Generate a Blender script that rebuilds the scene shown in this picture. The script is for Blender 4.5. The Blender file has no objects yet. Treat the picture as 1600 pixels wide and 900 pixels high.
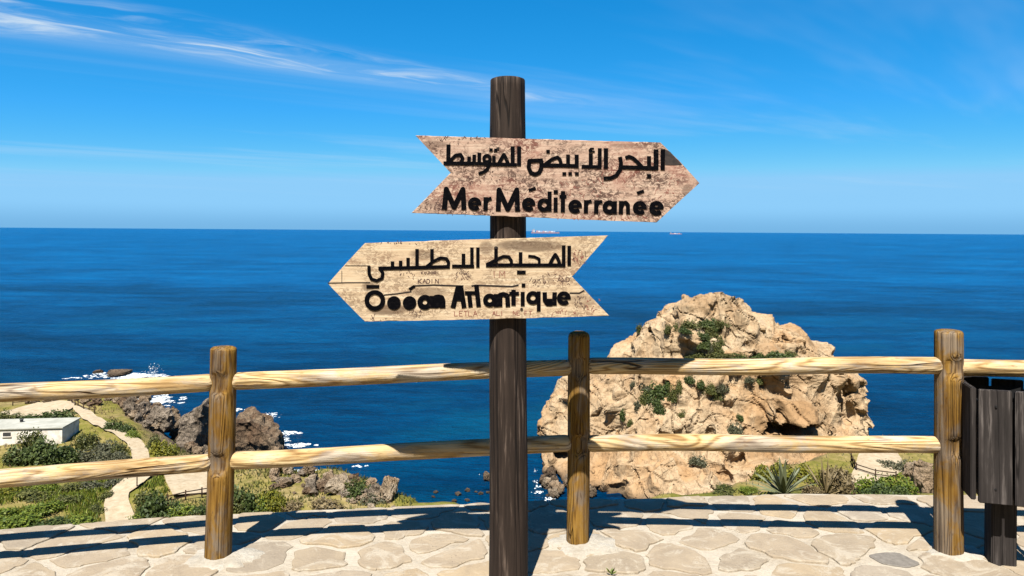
import bpy, bmesh, math, random
import numpy as np
from mathutils import Vector, Matrix, noise as mn
from mathutils.bvhtree import BVHTree

# ------------------------------------------------------------------ camera, sky, sun, exposure
S = bpy.context.scene
COL = S.collection
CAM_H = 1.65
F = 1155.0                       # focal length in photo pixels (1600 wide)
HOR = 360.5                      # horizon row of the photo at its centre column
ROLL = math.radians(0.39)
cam_d = bpy.data.cameras.new('camera')
cam = bpy.data.objects.new('camera', cam_d)
COL.objects.link(cam)
cam_d.sensor_width = 36.0
cam_d.lens = 36.0 * F / 1600.0
cam_d.shift_y = (HOR - 450.0) / 1600.0
cam_d.clip_start = 0.05
cam_d.clip_end = 200000.0
cam.matrix_world = (Matrix.Translation((0, 0, CAM_H)) @ Matrix.Rotation(math.pi / 2, 4, 'X')
                    @ Matrix.Rotation(ROLL, 4, 'Z'))
S.camera = cam

SUN_TO = Vector((0.135, 0.595, -1.0)).normalized()      # direction the light travels
SUN_EL = math.asin(-SUN_TO.z)
SUN_AZ = math.atan2(-SUN_TO.x, -SUN_TO.y)              # clockwise from +Y
sl = bpy.data.lights.new('sun', 'SUN')
sl.energy = 4.9
sl.angle = math.radians(0.5)
sl.color = (1.0, 0.945, 0.86)
sun = bpy.data.objects.new('sun', sl)
COL.objects.link(sun)
sun.rotation_euler = SUN_TO.to_track_quat('-Z', 'Y').to_euler()
sun.location = (-6, -20, 30)

S.view_settings.view_transform = 'Standard'
S.view_settings.look = 'None'
S.view_settings.gamma = 1.0
S.view_settings.use_curve_mapping = False
S.view_settings.exposure = 1.70
S.render.resolution_x, S.render.resolution_y = 1024, 576


class NT:
    """small node-tree helper"""
    def __init__(self, tree):
        self.t = tree
        tree.nodes.clear()

    def n(self, kind, ins=None, **props):
        nd = self.t.nodes.new(kind)
        for k, v in props.items():
            setattr(nd, k, v)
        for k, v in (ins or {}).items():
            s = nd.inputs[k]
            if hasattr(v, 'is_output') or isinstance(v, bpy.types.NodeSocket):
                self.t.links.new(v, s)
            else:
                s.default_value = v
        return nd

    def math(self, op, a, b=0.0, c=0.0, clamp=False):
        return self.n('ShaderNodeMath', {0: a, 1: b, 2: c}, operation=op, use_clamp=clamp).outputs[0]

    def ramp(self, fac, stops, interp='LINEAR'):
        nd = self.n('ShaderNodeValToRGB', {0: fac})
        cr = nd.color_ramp
        cr.interpolation = interp
        while len(cr.elements) > 1:
            cr.elements.remove(cr.elements[-1])
        for i, (p, c) in enumerate(stops):
            e = cr.elements[0] if i == 0 else cr.elements.new(p)
            e.position = p
            if not hasattr(c, '__len__'):
                c = (c, c, c)
            e.color = (c[0], c[1], c[2], 1)
        return nd.outputs[0]

    def mix(self, fac, a, b, blend='MIX'):
        nd = self.n('ShaderNodeMix', {0: fac, 6: a, 7: b}, data_type='RGBA', blend_type=blend)
        return nd.outputs[2]

    def sstep(self, v, lo, hi):
        return self.n('ShaderNodeMapRange', {0: v, 1: lo, 2: hi, 3: 0.0, 4: 1.0},
                      interpolation_type='SMOOTHSTEP').outputs[0]

    def noise(self, vec, scale, detail=3.0, rough=0.5, dist=0.0, dim='3D'):
        return self.n('ShaderNodeTexNoise', {'Vector': vec, 'Scale': scale, 'Detail': detail,
                                             'Roughness': rough, 'Distortion': dist}, noise_dimensions=dim).outputs[0]

    def mapping(self, vec, scale=(1, 1, 1), loc=(0, 0, 0), rot=(0, 0, 0)):
        return self.n('ShaderNodeMapping', {0: vec, 1: loc, 2: rot, 3: scale}).outputs[0]


def c4(c):
    return (c[0], c[1], c[2], 1.0)


world = bpy.data.worlds.new('World')
S.world = world
world.use_nodes = True
w = NT(world.node_tree)
sky = w.n('ShaderNodeTexSky', sky_type='NISHITA')
sky.sun_disc = False
sky.sun_elevation = SUN_EL
sky.sun_rotation = SUN_AZ
sky.altitude = 0.0
sky.air_density = 0.6
sky.dust_density = 0.0
sky.ozone_density = 2.0
sc_ = w.n('ShaderNodeSeparateColor', {0: sky.outputs[0]})
gr_ = []
for ch, pw, gain, cap in ((0, 2.4, 1.75, .20), (1, 0.76, 0.71, .45), (2, 0.62, 1.0, .70)):      # the photo's deep azure grading of the clear sky
    gr_.append(w.math('MINIMUM', w.math('MULTIPLY', w.math('POWER', w.math('MULTIPLY', sc_.outputs[ch], 0.1), pw), gain * 10), cap * 10))
hs = w.n('ShaderNodeCombineColor', {0: gr_[0], 1: gr_[1], 2: gr_[2]})
tc = w.n('ShaderNodeTexCoord')
sep = w.n('ShaderNodeSeparateXYZ', {0: tc.outputs['Generated']})
zz = w.math('MAXIMUM', sep.outputs[2], 0.02)
cx_ = w.math('DIVIDE', sep.outputs[0], zz)
cy_ = w.math('DIVIDE', sep.outputs[1], zz)
# cirrus: s runs along the streak on the cloud deck, t across it
s_ = w.math('ADD', w.math('MULTIPLY', cx_, 0.762), w.math('MULTIPLY', cy_, 0.647))
t_ = w.math('ADD', w.math('MULTIPLY', cx_, -0.647), w.math('MULTIPLY', cy_, 0.762))
st = w.n('ShaderNodeCombineXYZ', {0: s_, 1: t_, 2: 0.0}).outputs[0]
warp = w.noise(w.mapping(st, (0.8, 1.2, 1)), 1.0, 3.0)
tw = w.math('ADD', t_, w.math('MULTIPLY', w.math('SUBTRACT', warp, 0.5), 0.7))
stw = w.n('ShaderNodeCombineXYZ', {0: s_, 1: tw, 2: 0.0}).outputs[0]
fib = w.noise(w.mapping(stw, (1.1, 3.2, 1)), 1.0, 6.0, 0.60, 0.9)
fib2 = w.noise(w.mapping(stw, (3.0, 11.0, 1), rot=(0, 0, 0.25)), 1.0, 5.0, 0.6, 0.4)
width = w.n('ShaderNodeMapRange', {0: s_, 1: 0.2, 2: 3.9, 3: 0.44, 4: 0.10}).outputs[0]
dt = w.math('ABSOLUTE', w.math('SUBTRACT', tw, 4.12))
band = w.sstep(w.math('SUBTRACT', width, dt), -0.22, 0.40)
fade = w.math('SUBTRACT', 1.0, w.sstep(s_, 3.3, 5.2))
body = w.math('MULTIPLY', w.sstep(fib, 0.40, 0.72), w.math('MULTIPLY_ADD', w.sstep(fib2, 0.25, 0.8), 0.65, 0.35))
streak = w.math('MULTIPLY', w.math('MULTIPLY', band, fade), body)
veil_n = w.noise(w.mapping(st, (0.10, 0.35, 1), loc=(3.1, 0.7, 0)), 1.0, 5.0, 0.6, 0.5)
veil = w.math('MULTIPLY', w.math('MULTIPLY', w.sstep(veil_n, 0.50, 0.74), 0.26), w.sstep(sep.outputs[2], 0.03, 0.10))
cloud = w.math('MINIMUM', w.math('ADD', w.math('MULTIPLY', streak, 1.4), veil), 0.9)
hz_ = w.math('MULTIPLY', w.math('SUBTRACT', 1.0, w.sstep(sep.outputs[2], 0.0, 0.035)), 0.6)
hs = w.n('ShaderNodeMix', {0: hz_, 6: hs.outputs[0], 7: (1.0, 2.8, 5.0, 1)}, data_type='RGBA')      # marine haze low over the water
skyc = w.mix(cloud, hs.outputs[2], (4.6, 5.6, 6.6, 1))
skyc = w.n('ShaderNodeVectorMath', {0: skyc, 'Scale': 0.841}, operation='SCALE').outputs[0]
bg = w.n('ShaderNodeBackground', {'Color': skyc, 'Strength': 0.05})
w.n('ShaderNodeOutputWorld', {0: bg.outputs[0]})

# ------------------------------------------------------------------ pixel <-> place helpers
CR, SR = math.cos(ROLL), math.sin(ROLL)


def ray(px, py):
    u, v = (px - 800.0) / F, (HOR - py) / F
    return Vector((u * CR - v * SR, 1.0, u * SR + v * CR))


def P(px, py, d):
    r = ray(px, py)
    return Vector((r.x * d, d, CAM_H + r.z * d))


def G(px, py, z=0.0):
    r = ray(px, py)
    return Vector((0, 0, CAM_H)) + r * ((z - CAM_H) / r.z)


# ------------------------------------------------------------------ object helpers
def link(name, me, parent=None, mat=None, loc=None):
    o = bpy.data.objects.new(name, me)
    COL.objects.link(o)
    if parent is not None:
        o.parent = parent
    if mat is not None and me is not None:
        for m in (mat if isinstance(mat, (list, tuple)) else [mat]):
            me.materials.append(m)
    if loc is not None:
        o.location = loc
    return o


def empty(name, loc=(0, 0, 0), rz=0.0):
    o = bpy.data.objects.new(name, None)
    o.empty_display_size = 0.2
    COL.objects.link(o)
    o.location = loc
    o.rotation_euler = (0, 0, rz)
    return o


def tag(o, label=None, cat=None, group=None, kind=None):
    if label: o['label'] = label
    if cat: o['category'] = cat
    if group: o['group'] = group
    if kind: o['kind'] = kind
    return o


def mesh(name, verts, faces, smooth=False):
    me = bpy.data.meshes.new(name)
    me.from_pydata([tuple(v) for v in verts], [], faces)
    me.update()
    if smooth:
        me.polygons.foreach_set('use_smooth', [True] * len(me.polygons))
    return me


def bm_mesh(name, bm, smooth=False):
    bmesh.ops.recalc_face_normals(bm, faces=bm.faces[:])
    me = bpy.data.meshes.new(name)
    bm.to_mesh(me)
    bm.free()
    if smooth:
        me.polygons.foreach_set('use_smooth', [True] * len(me.polygons))
    return me


def box(bm, c, s, rot=None):
    """axis box centred at c with full size s, optional rotation matrix"""
    vs = []
    for dx in (-.5, .5):
        for dy in (-.5, .5):
            for dz in (-.5, .5):
                v = Vector((dx * s[0], dy * s[1], dz * s[2]))
                if rot: v = rot @ v
                vs.append(bm.verts.new(v + Vector(c)))
    for f in ((0, 1, 3, 2), (4, 6, 7, 5), (0, 4, 5, 1), (2, 3, 7, 6), (0, 2, 6, 4), (1, 5, 7, 3)):
        bm.faces.new([vs[i] for i in f])
    return vs


def tube(bm, a, b, r0, r1, n=8):
    a, b = Vector(a), Vector(b)
    q = (b - a).to_track_quat('Z', 'Y')
    R = []
    for p, r in ((a, r0), (b, r1)):
        R.append([bm.verts.new(p + q @ Vector((r * math.cos(t), r * math.sin(t), 0)))
                  for t in [2 * math.pi * k / n for k in range(n)]])
    for k in range(n):
        bm.faces.new((R[0][k], R[0][(k + 1) % n], R[1][(k + 1) % n], R[1][k]))
    bm.faces.new(R[0][::-1])
    bm.faces.new(R[1])


# ------------------------------------------------------------------ materials
def material(name):
    m = bpy.data.materials.new(name)
    m.use_nodes = True
    return m, NT(m.node_tree)


ALB = 0.425            # all base colours below are noted for a brighter print; this brings them to real albedo


def real(t, col):
    if isinstance(col, bpy.types.NodeSocket):
        return t.n('ShaderNodeVectorMath', {0: col, 'Scale': ALB}, operation='SCALE').outputs[0]
    return (col[0] * ALB, col[1] * ALB, col[2] * ALB, 1.0)


def finish(t, col, rough=0.8, bump=None, bstr=0.3, bdist=0.01, spec=0.3, **extra):
    ins = {'Base Color': real(t, col), 'Roughness': rough, 'Specular IOR Level': spec}
    if bump is not None:
        b = t.n('ShaderNodeBump', {'Strength': bstr, 'Distance': bdist, 'Height': bump})
        ins['Normal'] = b.outputs[0]
    ins.update(extra)
    p = t.n('ShaderNodeBsdfPrincipled', ins)
    t.n('ShaderNodeOutputMaterial', {0: p.outputs[0]})
    return p


def obj_coord(t, rnd=True):
    v = t.n('ShaderNodeTexCoord').outputs['Object']
    if rnd:
        r = t.n('ShaderNodeObjectInfo').outputs['Random']
        off = t.n('ShaderNodeVectorMath', {0: (17.3, 9.1, 31.7), 'Scale': r}, operation='SCALE').outputs[0]
        v = t.n('ShaderNodeVectorMath', {0: v, 1: off}, operation='ADD').outputs[0]
    return v


def world_coord(t):
    return t.n('ShaderNodeNewGeometry').outputs['Position']


def wood_mat(name, light, mid, dark, rings=26.0, sc=(7, 7, 0.75), crack=0.5, gw=0.36):
    m, t = material(name)
    v = obj_coord(t)
    n1 = t.noise(t.mapping(v, sc), 1.0, 1.5, 0.45, 0.5)
    g = t.math('SINE', t.math('MULTIPLY', n1, rings * 2.2))
    g = t.math('MULTIPLY_ADD', g, 0.5, 0.5)
    g = t.math('POWER', g, 1.6)
    fine = t.noise(t.mapping(v, (120, 120, 3)), 1.0, 4.0, 0.65)
    blot = t.noise(t.mapping(v, (5, 5, 2.0)), 1.0, 3.0, 0.55)
    k = t.math('ADD', t.math('MULTIPLY', g, gw), t.math('MULTIPLY', t.sstep(fine, 0.25, 0.75), 0.88 - gw))
    col = t.ramp(k, [(0.15, light), (0.5, mid), (0.88, dark)])
    col = t.mix(t.sstep(blot, 0.38, 0.72), col, t.mix(0.5, col, c4(dark)))
    cr = t.noise(t.mapping(v, (11, 11, 0.55), loc=(3, 1, 2)), 1.0, 2.0, 0.5, 0.3)
    crk = t.math('ABSOLUTE', t.math('SUBTRACT', cr, 0.5))
    crm = t.math('SUBTRACT', 1.0, t.sstep(crk, 0.002, 0.010))
    gate = t.sstep(t.noise(t.mapping(v, (4, 4, 1.1), loc=(9, 4, 1)), 1.0, 1.0), 0.52, 0.6)
    crm = t.math('MULTIPLY', t.math('MULTIPLY', crm, gate), crack)
    col = t.mix(crm, col, (dark[0] * .35, dark[1] * .3, dark[2] * .3, 1))
    knot = t.n('ShaderNodeTexVoronoi', {'Vector': t.mapping(v, (5, 5, 2.6)), 'Scale': 1.0}).outputs[0]
    kn = t.math('SUBTRACT', 1.0, t.sstep(knot, 0.05, 0.17))
    col = t.mix(t.math('MULTIPLY', kn, 0.55), col, (dark[0] * .6, dark[1] * .5, dark[2] * .5, 1))
    grey = t.noise(t.mapping(v, (9, 9, 3.5), loc=(2, 6, 5)), 1.0, 5.0, 0.7, 0.5)          # weathered and grimy patches
    lum = t.n('ShaderNodeHueSaturation', {'Saturation': 0.45, 'Value': 0.82, 'Color': col}).outputs[0]
    col = t.mix(t.math('MULTIPLY', t.sstep(grey, 0.44, 0.62), 0.85), col, lum)
    spk = t.noise(t.mapping(v, (70, 70, 14)), 1.0, 3.0, 0.6)
    col = t.mix(t.math('MULTIPLY', t.sstep(spk, 0.60, 0.70), 0.55), col, c4(dark))
    h = t.math('SUBTRACT', t.math('ADD', t.math('MULTIPLY', g, -0.4), t.math('MULTIPLY', fine, 0.9)),
               t.math('MULTIPLY', crm, 3.0))
    finish(t, col, 0.95, h, 0.9, 0.009, 0.05)
    return m


M_POST = wood_mat('golden_pine_post', (0.46, 0.265, 0.062), (0.33, 0.175, 0.036), (0.080, 0.035, 0.010), 70, (9, 9, 0.30))
M_RAIL = wood_mat('pale_pine_rail', (0.90, 0.68, 0.37), (0.74, 0.52, 0.24), (0.24, 0.115, 0.035), 40, (8, 8, 1.0), 1.0, 0.5)
M_FENCE = wood_mat('dark_path_fence', (0.11, 0.06, 0.035), (0.07, 0.04, 0.025), (0.03, 0.018, 0.012), 20)


def dark_wood(name, base, scuff, amount, sc=(60, 60, 3.0)):
    m, t = material(name)
    v = obj_coord(t)
    f = t.noise(t.mapping(v, sc), 1.0, 5.0, 0.65)
    b = t.noise(t.mapping(v, (9, 9, 2.2)), 1.0, 4.0, 0.6)
    col = t.ramp(f, [(0.3, tuple(x * .5 for x in base)), (0.55, base), (0.8, tuple(x * 1.7 for x in base))])
    msk = t.math('MULTIPLY', t.sstep(f, 0.50, 0.68), t.sstep(b, 0.42, 0.62))
    col = t.mix(t.math('MULTIPLY', msk, amount), col, c4(scuff))
    cr = t.noise(t.mapping(v, (16, 16, 0.5), loc=(1, 7, 3)), 1.0, 2.0, 0.5, 0.2)
    crm = t.math('SUBTRACT', 1.0, t.sstep(t.math('ABSOLUTE', t.math('SUBTRACT', cr, 0.5)), 0.002, 0.014))
    col = t.mix(t.math('MULTIPLY', crm, 0.8), col, (0.004, 0.003, 0.003, 1))
    h = t.math('SUBTRACT', f, t.math('MULTIPLY', crm, 1.6))
    finish(t, col, 0.75, h, 0.6, 0.004, 0.12)
    return m


M_SIGNPOST = dark_wood('dark_stained_post', (0.044, 0.030, 0.023), (0.22, 0.165, 0.13), 0.95)
M_BIN = dark_wood('dark_bin_slat', (0.050, 0.042, 0.039), (0.20, 0.175, 0.16), 0.85, (50, 50, 3))
m, t = material('black_metal'); finish(t, (0.012, 0.012, 0.013, 1), 0.5); M_BLACKMETAL = m
m, t = material('galvanised_bolt'); finish(t, (0.35, 0.35, 0.36, 1), 0.4, Metallic=0.8); M_BOLT = m


def board_mat(name, base, pale, brown, red, wear, off, stains):
    """weathered board; stains are (x, z, rx, rz, strength) in the board's own metres"""
    m, t = material(name)
    v = t.n('ShaderNodeTexCoord').outputs['Object']
    vo = t.mapping(v, (1, 1, 1), loc=off)
    grain = t.noise(t.mapping(vo, (5, 30, 75)), 1.0, 4.0, 0.6, 0.3)
    col = t.ramp(grain, [(0.28, pale), (0.55, base), (0.82, tuple(b * .78 for b in base))])
    blot = t.noise(t.mapping(vo, (7, 7, 11)), 1.0, 5.0, 0.65, 0.4)
    scr = t.noise(t.mapping(vo, (48, 20, 60)), 1.0, 4.0, 0.7, 1.2)
    ms = t.math('MULTIPLY', t.sstep(blot, 0.36, 0.60), t.sstep(scr, 0.42, 0.58))
    col = t.mix(t.math('MULTIPLY', ms, wear), col, c4(brown))
    rb = t.noise(t.mapping(vo, (4, 4, 6), loc=(5, 2, 8)), 1.0, 4.0, 0.6)
    mr = t.math('MULTIPLY', t.sstep(rb, 0.47, 0.64), t.sstep(scr, 0.36, 0.60))
    col = t.mix(t.math('MULTIPLY', mr, 0.42 * wear), col, c4(red))
    sx = t.n('ShaderNodeSeparateXYZ', {0: v})
    for (x, z, rx, rz, k) in stains:
        dx = t.math('DIVIDE', t.math('SUBTRACT', sx.outputs[0], x), rx)
        dz = t.math('DIVIDE', t.math('SUBTRACT', sx.outputs[2], z), rz)
        d2 = t.math('ADD', t.math('MULTIPLY', dx, dx), t.math('MULTIPLY', dz, dz))
        d2 = t.math('ADD', d2, t.math('MULTIPLY', t.math('SUBTRACT', blot, 0.5), 2.2))
        mk = t.math('MULTIPLY', t.math('SUBTRACT', 1.0, t.sstep(d2, 0.3, 1.1)), k)
        col = t.mix(mk, col, (brown[0] * .55, brown[1] * .5, brown[2] * .45, 1))
    h = t.math('SUBTRACT', grain, t.math('MULTIPLY', ms, 0.6))
    finish(t, col, 0.8, h, 0.5, 0.003, 0.2)
    return m


m, t = material('black_sign_paint')
v = obj_coord(t, False)
nn = t.noise(t.mapping(v, (60, 60, 90)), 1.0, 4.0, 0.6)
finish(t, t.ramp(nn, [(0.5, (0.0015, 0.0015, 0.003)), (0.70, (0.008, 0.007, 0.008)), (0.76, (0.20, 0.13, 0.09))]), 0.8, nn, 0.3, 0.002, 0.03)
M_PAINT = m
m, t = material('pen_scribble'); finish(t, (0.10, 0.05, 0.04, 1), 0.8); M_PEN = m
m, t = material('red_pen_scribble'); finish(t, (0.30, 0.10, 0.07, 1), 0.8); M_REDPEN = m
m, t = material('wood_crack'); finish(t, (0.02, 0.012, 0.008, 1), 0.9); M_CRACK = m
m, t = material('scorched_wood')
v = obj_coord(t, False)
nn = t.noise(t.mapping(v, (30, 30, 60)), 1.0, 5.0, 0.65)
finish(t, t.ramp(nn, [(0.35, (0.010, 0.008, 0.009)), (0.6, (0.05, 0.035, 0.028)), (0.8, (0.16, 0.10, 0.07))]), 0.8)
M_SCORCH = m

# paving
m, t = material('cream_mortar')
v = world_coord(t)
a = t.noise(v, 3.0, 5.0, 0.6); b = t.noise(v, 60.0, 5.0, 0.7)
col = t.ramp(t.math('ADD', t.math('MULTIPLY', a, 0.6), t.math('MULTIPLY', b, 0.4)),
             [(0.34, (0.40, 0.33, 0.24)), (0.50, (0.56, 0.49, 0.385)), (0.66, (0.66, 0.60, 0.49))])
dirt = t.sstep(t.noise(v, 1.3, 4.0, 0.65, 0.6), 0.55, 0.75)
col = t.mix(t.math('MULTIPLY', dirt, 0.45), col, (0.36, 0.28, 0.19, 1))
finish(t, col, 0.9, t.math('ADD', b, t.math('MULTIPLY', t.noise(v, 14.0, 3.0), 1.6)), 0.6, 0.012, 0.15)
M_MORTAR = m
m, t = material('tan_flagstone')
v = world_coord(t)
rnd = t.n('ShaderNodeObjectInfo').outputs['Random']
a = t.noise(v, 7.0, 6.0, 0.62, 0.5); b = t.noise(v, 70.0, 5.0, 0.7)
base = t.ramp(rnd, [(0.0, (0.44, 0.355, 0.25)), (0.3, (0.50, 0.40, 0.275)), (0.55, (0.40, 0.335, 0.25)),
                    (0.8, (0.52, 0.40, 0.25)), (1.0, (0.46, 0.39, 0.30))])
col = t.mix(t.sstep(a, 0.3, 0.7), t.mix(0.42, base, (0.25, 0.195, 0.14, 1)), base)
col = t.mix(t.math('MULTIPLY', t.sstep(b, 0.5, 0.75), 0.4), col, (0.56, 0.47, 0.35, 1))
sm = t.sstep(t.noise(v, 4.5, 6.0, 0.75, 1.2), 0.50, 0.62)      # mortar smeared over the stone
col = t.mix(t.math('MULTIPLY', sm, 0.8), col, (0.57, 0.50, 0.39, 1))
pit = t.math('MULTIPLY', t.sstep(t.noise(v, 90.0, 2.0), 0.62, 0.72), t.sstep(t.noise(v, 5.0, 3.0), 0.45, 0.6))
col = t.mix(t.math('MULTIPLY', pit, 0.6), col, (0.14, 0.11, 0.08, 1))
finish(t, col, 0.85, t.math('ADD', a, t.math('MULTIPLY', b, 0.5)), 0.6, 0.014, 0.2)
M_STONE = m
m, t = material('grey_round_stone')
v = world_coord(t)
b = t.noise(v, 40.0, 5.0, 0.7)
finish(t, t.ramp(b, [(0.3, (0.17, 0.15, 0.125)), (0.7, (0.30, 0.27, 0.23))]), 0.9, b, 0.5, 0.006)
M_ROUNDSTONE = m
m, t = material('white_cement')
v = world_coord(t)
b = t.noise(v, 45.0, 6.0, 0.7); a = t.noise(v, 6.0, 4.0)
finish(t, t.ramp(t.math('ADD', t.math('MULTIPLY', a, .5), t.math('MULTIPLY', b, .5)),
                 [(0.36, (0.44, 0.38, 0.29)), (0.52, (0.56, 0.51, 0.42)), (0.64, (0.63, 0.585, 0.50))]), 0.9, b, 0.8, 0.014)
M_CEMENT = m
m, t = material('rubble_wall')
v = world_coord(t)
b = t.n('ShaderNodeTexVoronoi', {'Vector': v, 'Scale': 4.0}, feature='DISTANCE_TO_EDGE').outputs[0]
finish(t, t.ramp(b, [(0.0, (0.5, 0.42, 0.31)), (0.08, (0.34, 0.27, 0.18))]), 0.9, b, 0.6, 0.03)
M_WALL = m


SEA_LEVEL = CAM_H - 35.0


def rock_mat(name, cols, scale, stain, bstr=0.9, bdist=0.25, stain_amt=0.6):
    m, t = material(name)
    v = world_coord(t)
    a = t.noise(v, 0.16 * scale, 5.0, 0.62, 0.8)
    b = t.noise(v, 1.3 * scale, 6.0, 0.68, 0.4)
    k = t.math('ADD', t.math('MULTIPLY', a, 0.6), t.math('MULTIPLY', b, 0.4))
    col = t.ramp(k, [(0.32, cols[0]), (0.45, cols[1]), (0.56, cols[2]), (0.70, cols[3])])
    so = t.noise(t.mapping(v, (1, 1, 0.45), loc=(4, 8, 1)), 0.11 * scale, 5.0, 0.6, 0.6)
    col = t.mix(t.math('MULTIPLY', t.sstep(so, 0.47, 0.62), stain_amt), col, c4(stain))
    br = t.noise(t.mapping(v, (1, 1, 0.8), loc=(14, 3, 6)), 0.07 * scale, 5.0, 0.65, 0.8)
    col = t.mix(t.math('MULTIPLY', t.sstep(br, 0.53, 0.66), 0.6), col, tuple(x * 0.62 for x in stain) + (1,))
    wz = t.math('ADD', t.n('ShaderNodeSeparateXYZ', {0: v}).outputs[2], t.math('MULTIPLY', b, -1.6))
    wetm = t.math('SUBTRACT', 1.0, t.sstep(wz, SEA_LEVEL - 0.7, SEA_LEVEL + 0.9))       # dark weed and wet stone at the waterline
    col = t.mix(t.math('MULTIPLY', wetm, 0.8), col, (0.055, 0.042, 0.03, 1))
    f = t.noise(v, 5.0 * scale, 5.0, 0.7)
    col = t.mix(t.math('MULTIPLY', t.sstep(f, 0.55, 0.78), 0.35), col, tuple(x * 0.55 for x in cols[0]) + (1,))
    rid = t.math('ABSOLUTE', t.math('SUBTRACT', t.noise(t.mapping(v, (1, 1, 0.5), rot=(0.2, 0.3, 0)), 0.9 * scale, 3.0, 0.55, 0.5), 0.5))
    vor = t.math('MULTIPLY', rid, 2.0)
    col = t.mix(t.math('MULTIPLY', t.math('SUBTRACT', 1.0, t.sstep(rid, 0.004, 0.028)), 0.45), col, tuple(x * 0.5 for x in cols[0]) + (1,))
    h = t.math('ADD', t.math('MULTIPLY', b, 1.2), t.math('ADD', t.math('MULTIPLY', f, 0.4), t.math('MULTIPLY', t.sstep(vor, 0.0, 0.09), 0.35)))
    finish(t, col, 0.92, h, bstr, bdist, 0.12)
    return m


M_ROCK = rock_mat('ochre_cliff', [(0.31, 0.20, 0.11), (0.50, 0.35, 0.205), (0.585, 0.44, 0.275), (0.66, 0.535, 0.37)], 1.0,
                  (0.49, 0.29, 0.135), 0.7, 0.08, 0.8)
M_BROWNROCK = rock_mat('brown_shore_rock', [(0.12, 0.082, 0.052), (0.23, 0.165, 0.105), (0.33, 0.245, 0.16), (0.46, 0.365, 0.255)], 1.8,
                       (0.16, 0.09, 0.05), 0.9, 0.3)
M_GREYROCK = rock_mat('grey_shore_rock', [(0.14, 0.11, 0.08), (0.26, 0.21, 0.155), (0.37, 0.30, 0.23), (0.50, 0.415, 0.325)], 1.8,
                      (0.17, 0.12, 0.08), 0.9, 0.3, 0.4)
M_PALEROCK = rock_mat('pale_shore_rock', [(0.24, 0.17, 0.11), (0.36, 0.27, 0.18), (0.45, 0.36, 0.255), (0.55, 0.47, 0.36)], 1.8,
                      (0.36, 0.24, 0.14), 0.9, 0.25)

# land
m, t = material('hillside_ground')
v = world_coord(t)
a = t.noise(v, 0.07, 5.0, 0.6, 0.4); b = t.noise(v, 0.8, 6.0, 0.68)
k = t.math('ADD', t.math('MULTIPLY', a, 0.6), t.math('MULTIPLY', b, 0.4))
col = t.ramp(k, [(0.34, (0.10, 0.12, 0.018)), (0.45, (0.21, 0.20, 0.035)), (0.54, (0.34, 0.27, 0.09)), (0.66, (0.50, 0.39, 0.21))])
zc = t.n('ShaderNodeSeparateXYZ', {0: v}).outputs[2]
shore = t.math('SUBTRACT', 1.0, t.sstep(t.math('ADD', zc, t.math('ADD', t.math('MULTIPLY', b, 1.8), t.math('MULTIPLY', a, -3.0))), -31.3, -28.9))
col = t.mix(shore, col, t.ramp(b, [(0.35, (0.13, 0.09, 0.06)), (0.6, (0.30, 0.22, 0.15))]))
wet = t.math('SUBTRACT', 1.0, t.sstep(zc, -33.3, -32.5))
col = t.mix(wet, col, (0.05, 0.042, 0.034, 1))
finish(t, col, 0.95, b, 0.9, 0.3, 0.1)
M_LAND = m
m, t = material('sandy_path')
v = world_coord(t)
b = t.noise(v, 1.5, 6.0, 0.65)
finish(t, t.ramp(b, [(0.32, (0.46, 0.36, 0.23)), (0.55, (0.58, 0.475, 0.325)), (0.75, (0.66, 0.56, 0.41))]), 0.95, b, 0.4, 0.05, 0.1)
M_PATH = m


def leaf_mat(name, c0, c1, c2, trans=0.25):
    m, t = material(name)
    r = t.n('ShaderNodeNewGeometry').outputs['Random Per Island']
    o = t.n('ShaderNodeObjectInfo').outputs['Random']
    k = t.math('ADD', t.math('MULTIPLY', r, 0.8), t.math('MULTIPLY', o, 0.2))
    col = real(t, t.ramp(k, [(0.05, c0), (0.5, c1), (0.95, c2)]))
    p = t.n('ShaderNodeBsdfPrincipled', {'Base Color': col, 'Roughness': 0.6, 'Specular IOR Level': 0.25})
    tr = t.n('ShaderNodeBsdfTranslucent', {'Color': col})
    mx = t.n('ShaderNodeMixShader', {0: trans, 1: p.outputs[0], 2: tr.outputs[0]})
    t.n('ShaderNodeOutputMaterial', {0: mx.outputs[0]})
    return m


LEAF = {
    'dark': leaf_mat('dark_green_leaf', (0.035, 0.060, 0.013), (0.075, 0.115, 0.024), (0.15, 0.19, 0.045)),
    'bright': leaf_mat('bright_green_leaf', (0.07, 0.12, 0.012), (0.17, 0.235, 0.022), (0.32, 0.36, 0.04)),
    'yellow': leaf_mat('yellow_green_leaf', (0.10, 0.12, 0.012), (0.21, 0.215, 0.02), (0.36, 0.33, 0.03)),
    'grey': leaf_mat('grey_green_leaf', (0.075, 0.085, 0.045), (0.125, 0.13, 0.07), (0.21, 0.20, 0.11)),
    'dry': leaf_mat('dry_straw_leaf', (0.16, 0.115, 0.05), (0.27, 0.20, 0.09), (0.40, 0.31, 0.16)),
    'olive': leaf_mat('olive_leaf', (0.06, 0.075, 0.016), (0.12, 0.135, 0.03), (0.23, 0.225, 0.06)),
}
m, t = material('twig'); finish(t, (0.09, 0.06, 0.04, 1), 0.9); M_TWIG = m
m, t = material('agave_leaf')
v = obj_coord(t, False)
g = t.noise(t.mapping(v, (20, 20, 4)), 1.0, 3.0)
r = t.n('ShaderNodeNewGeometry').outputs['Random Per Island']
finish(t, t.mix(r, t.ramp(g, [(0.3, (0.085, 0.115, 0.055)), (0.7, (0.17, 0.205, 0.10))]), (0.22, 0.23, 0.12, 1)), 0.5)
M_AGAVE = m

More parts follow.
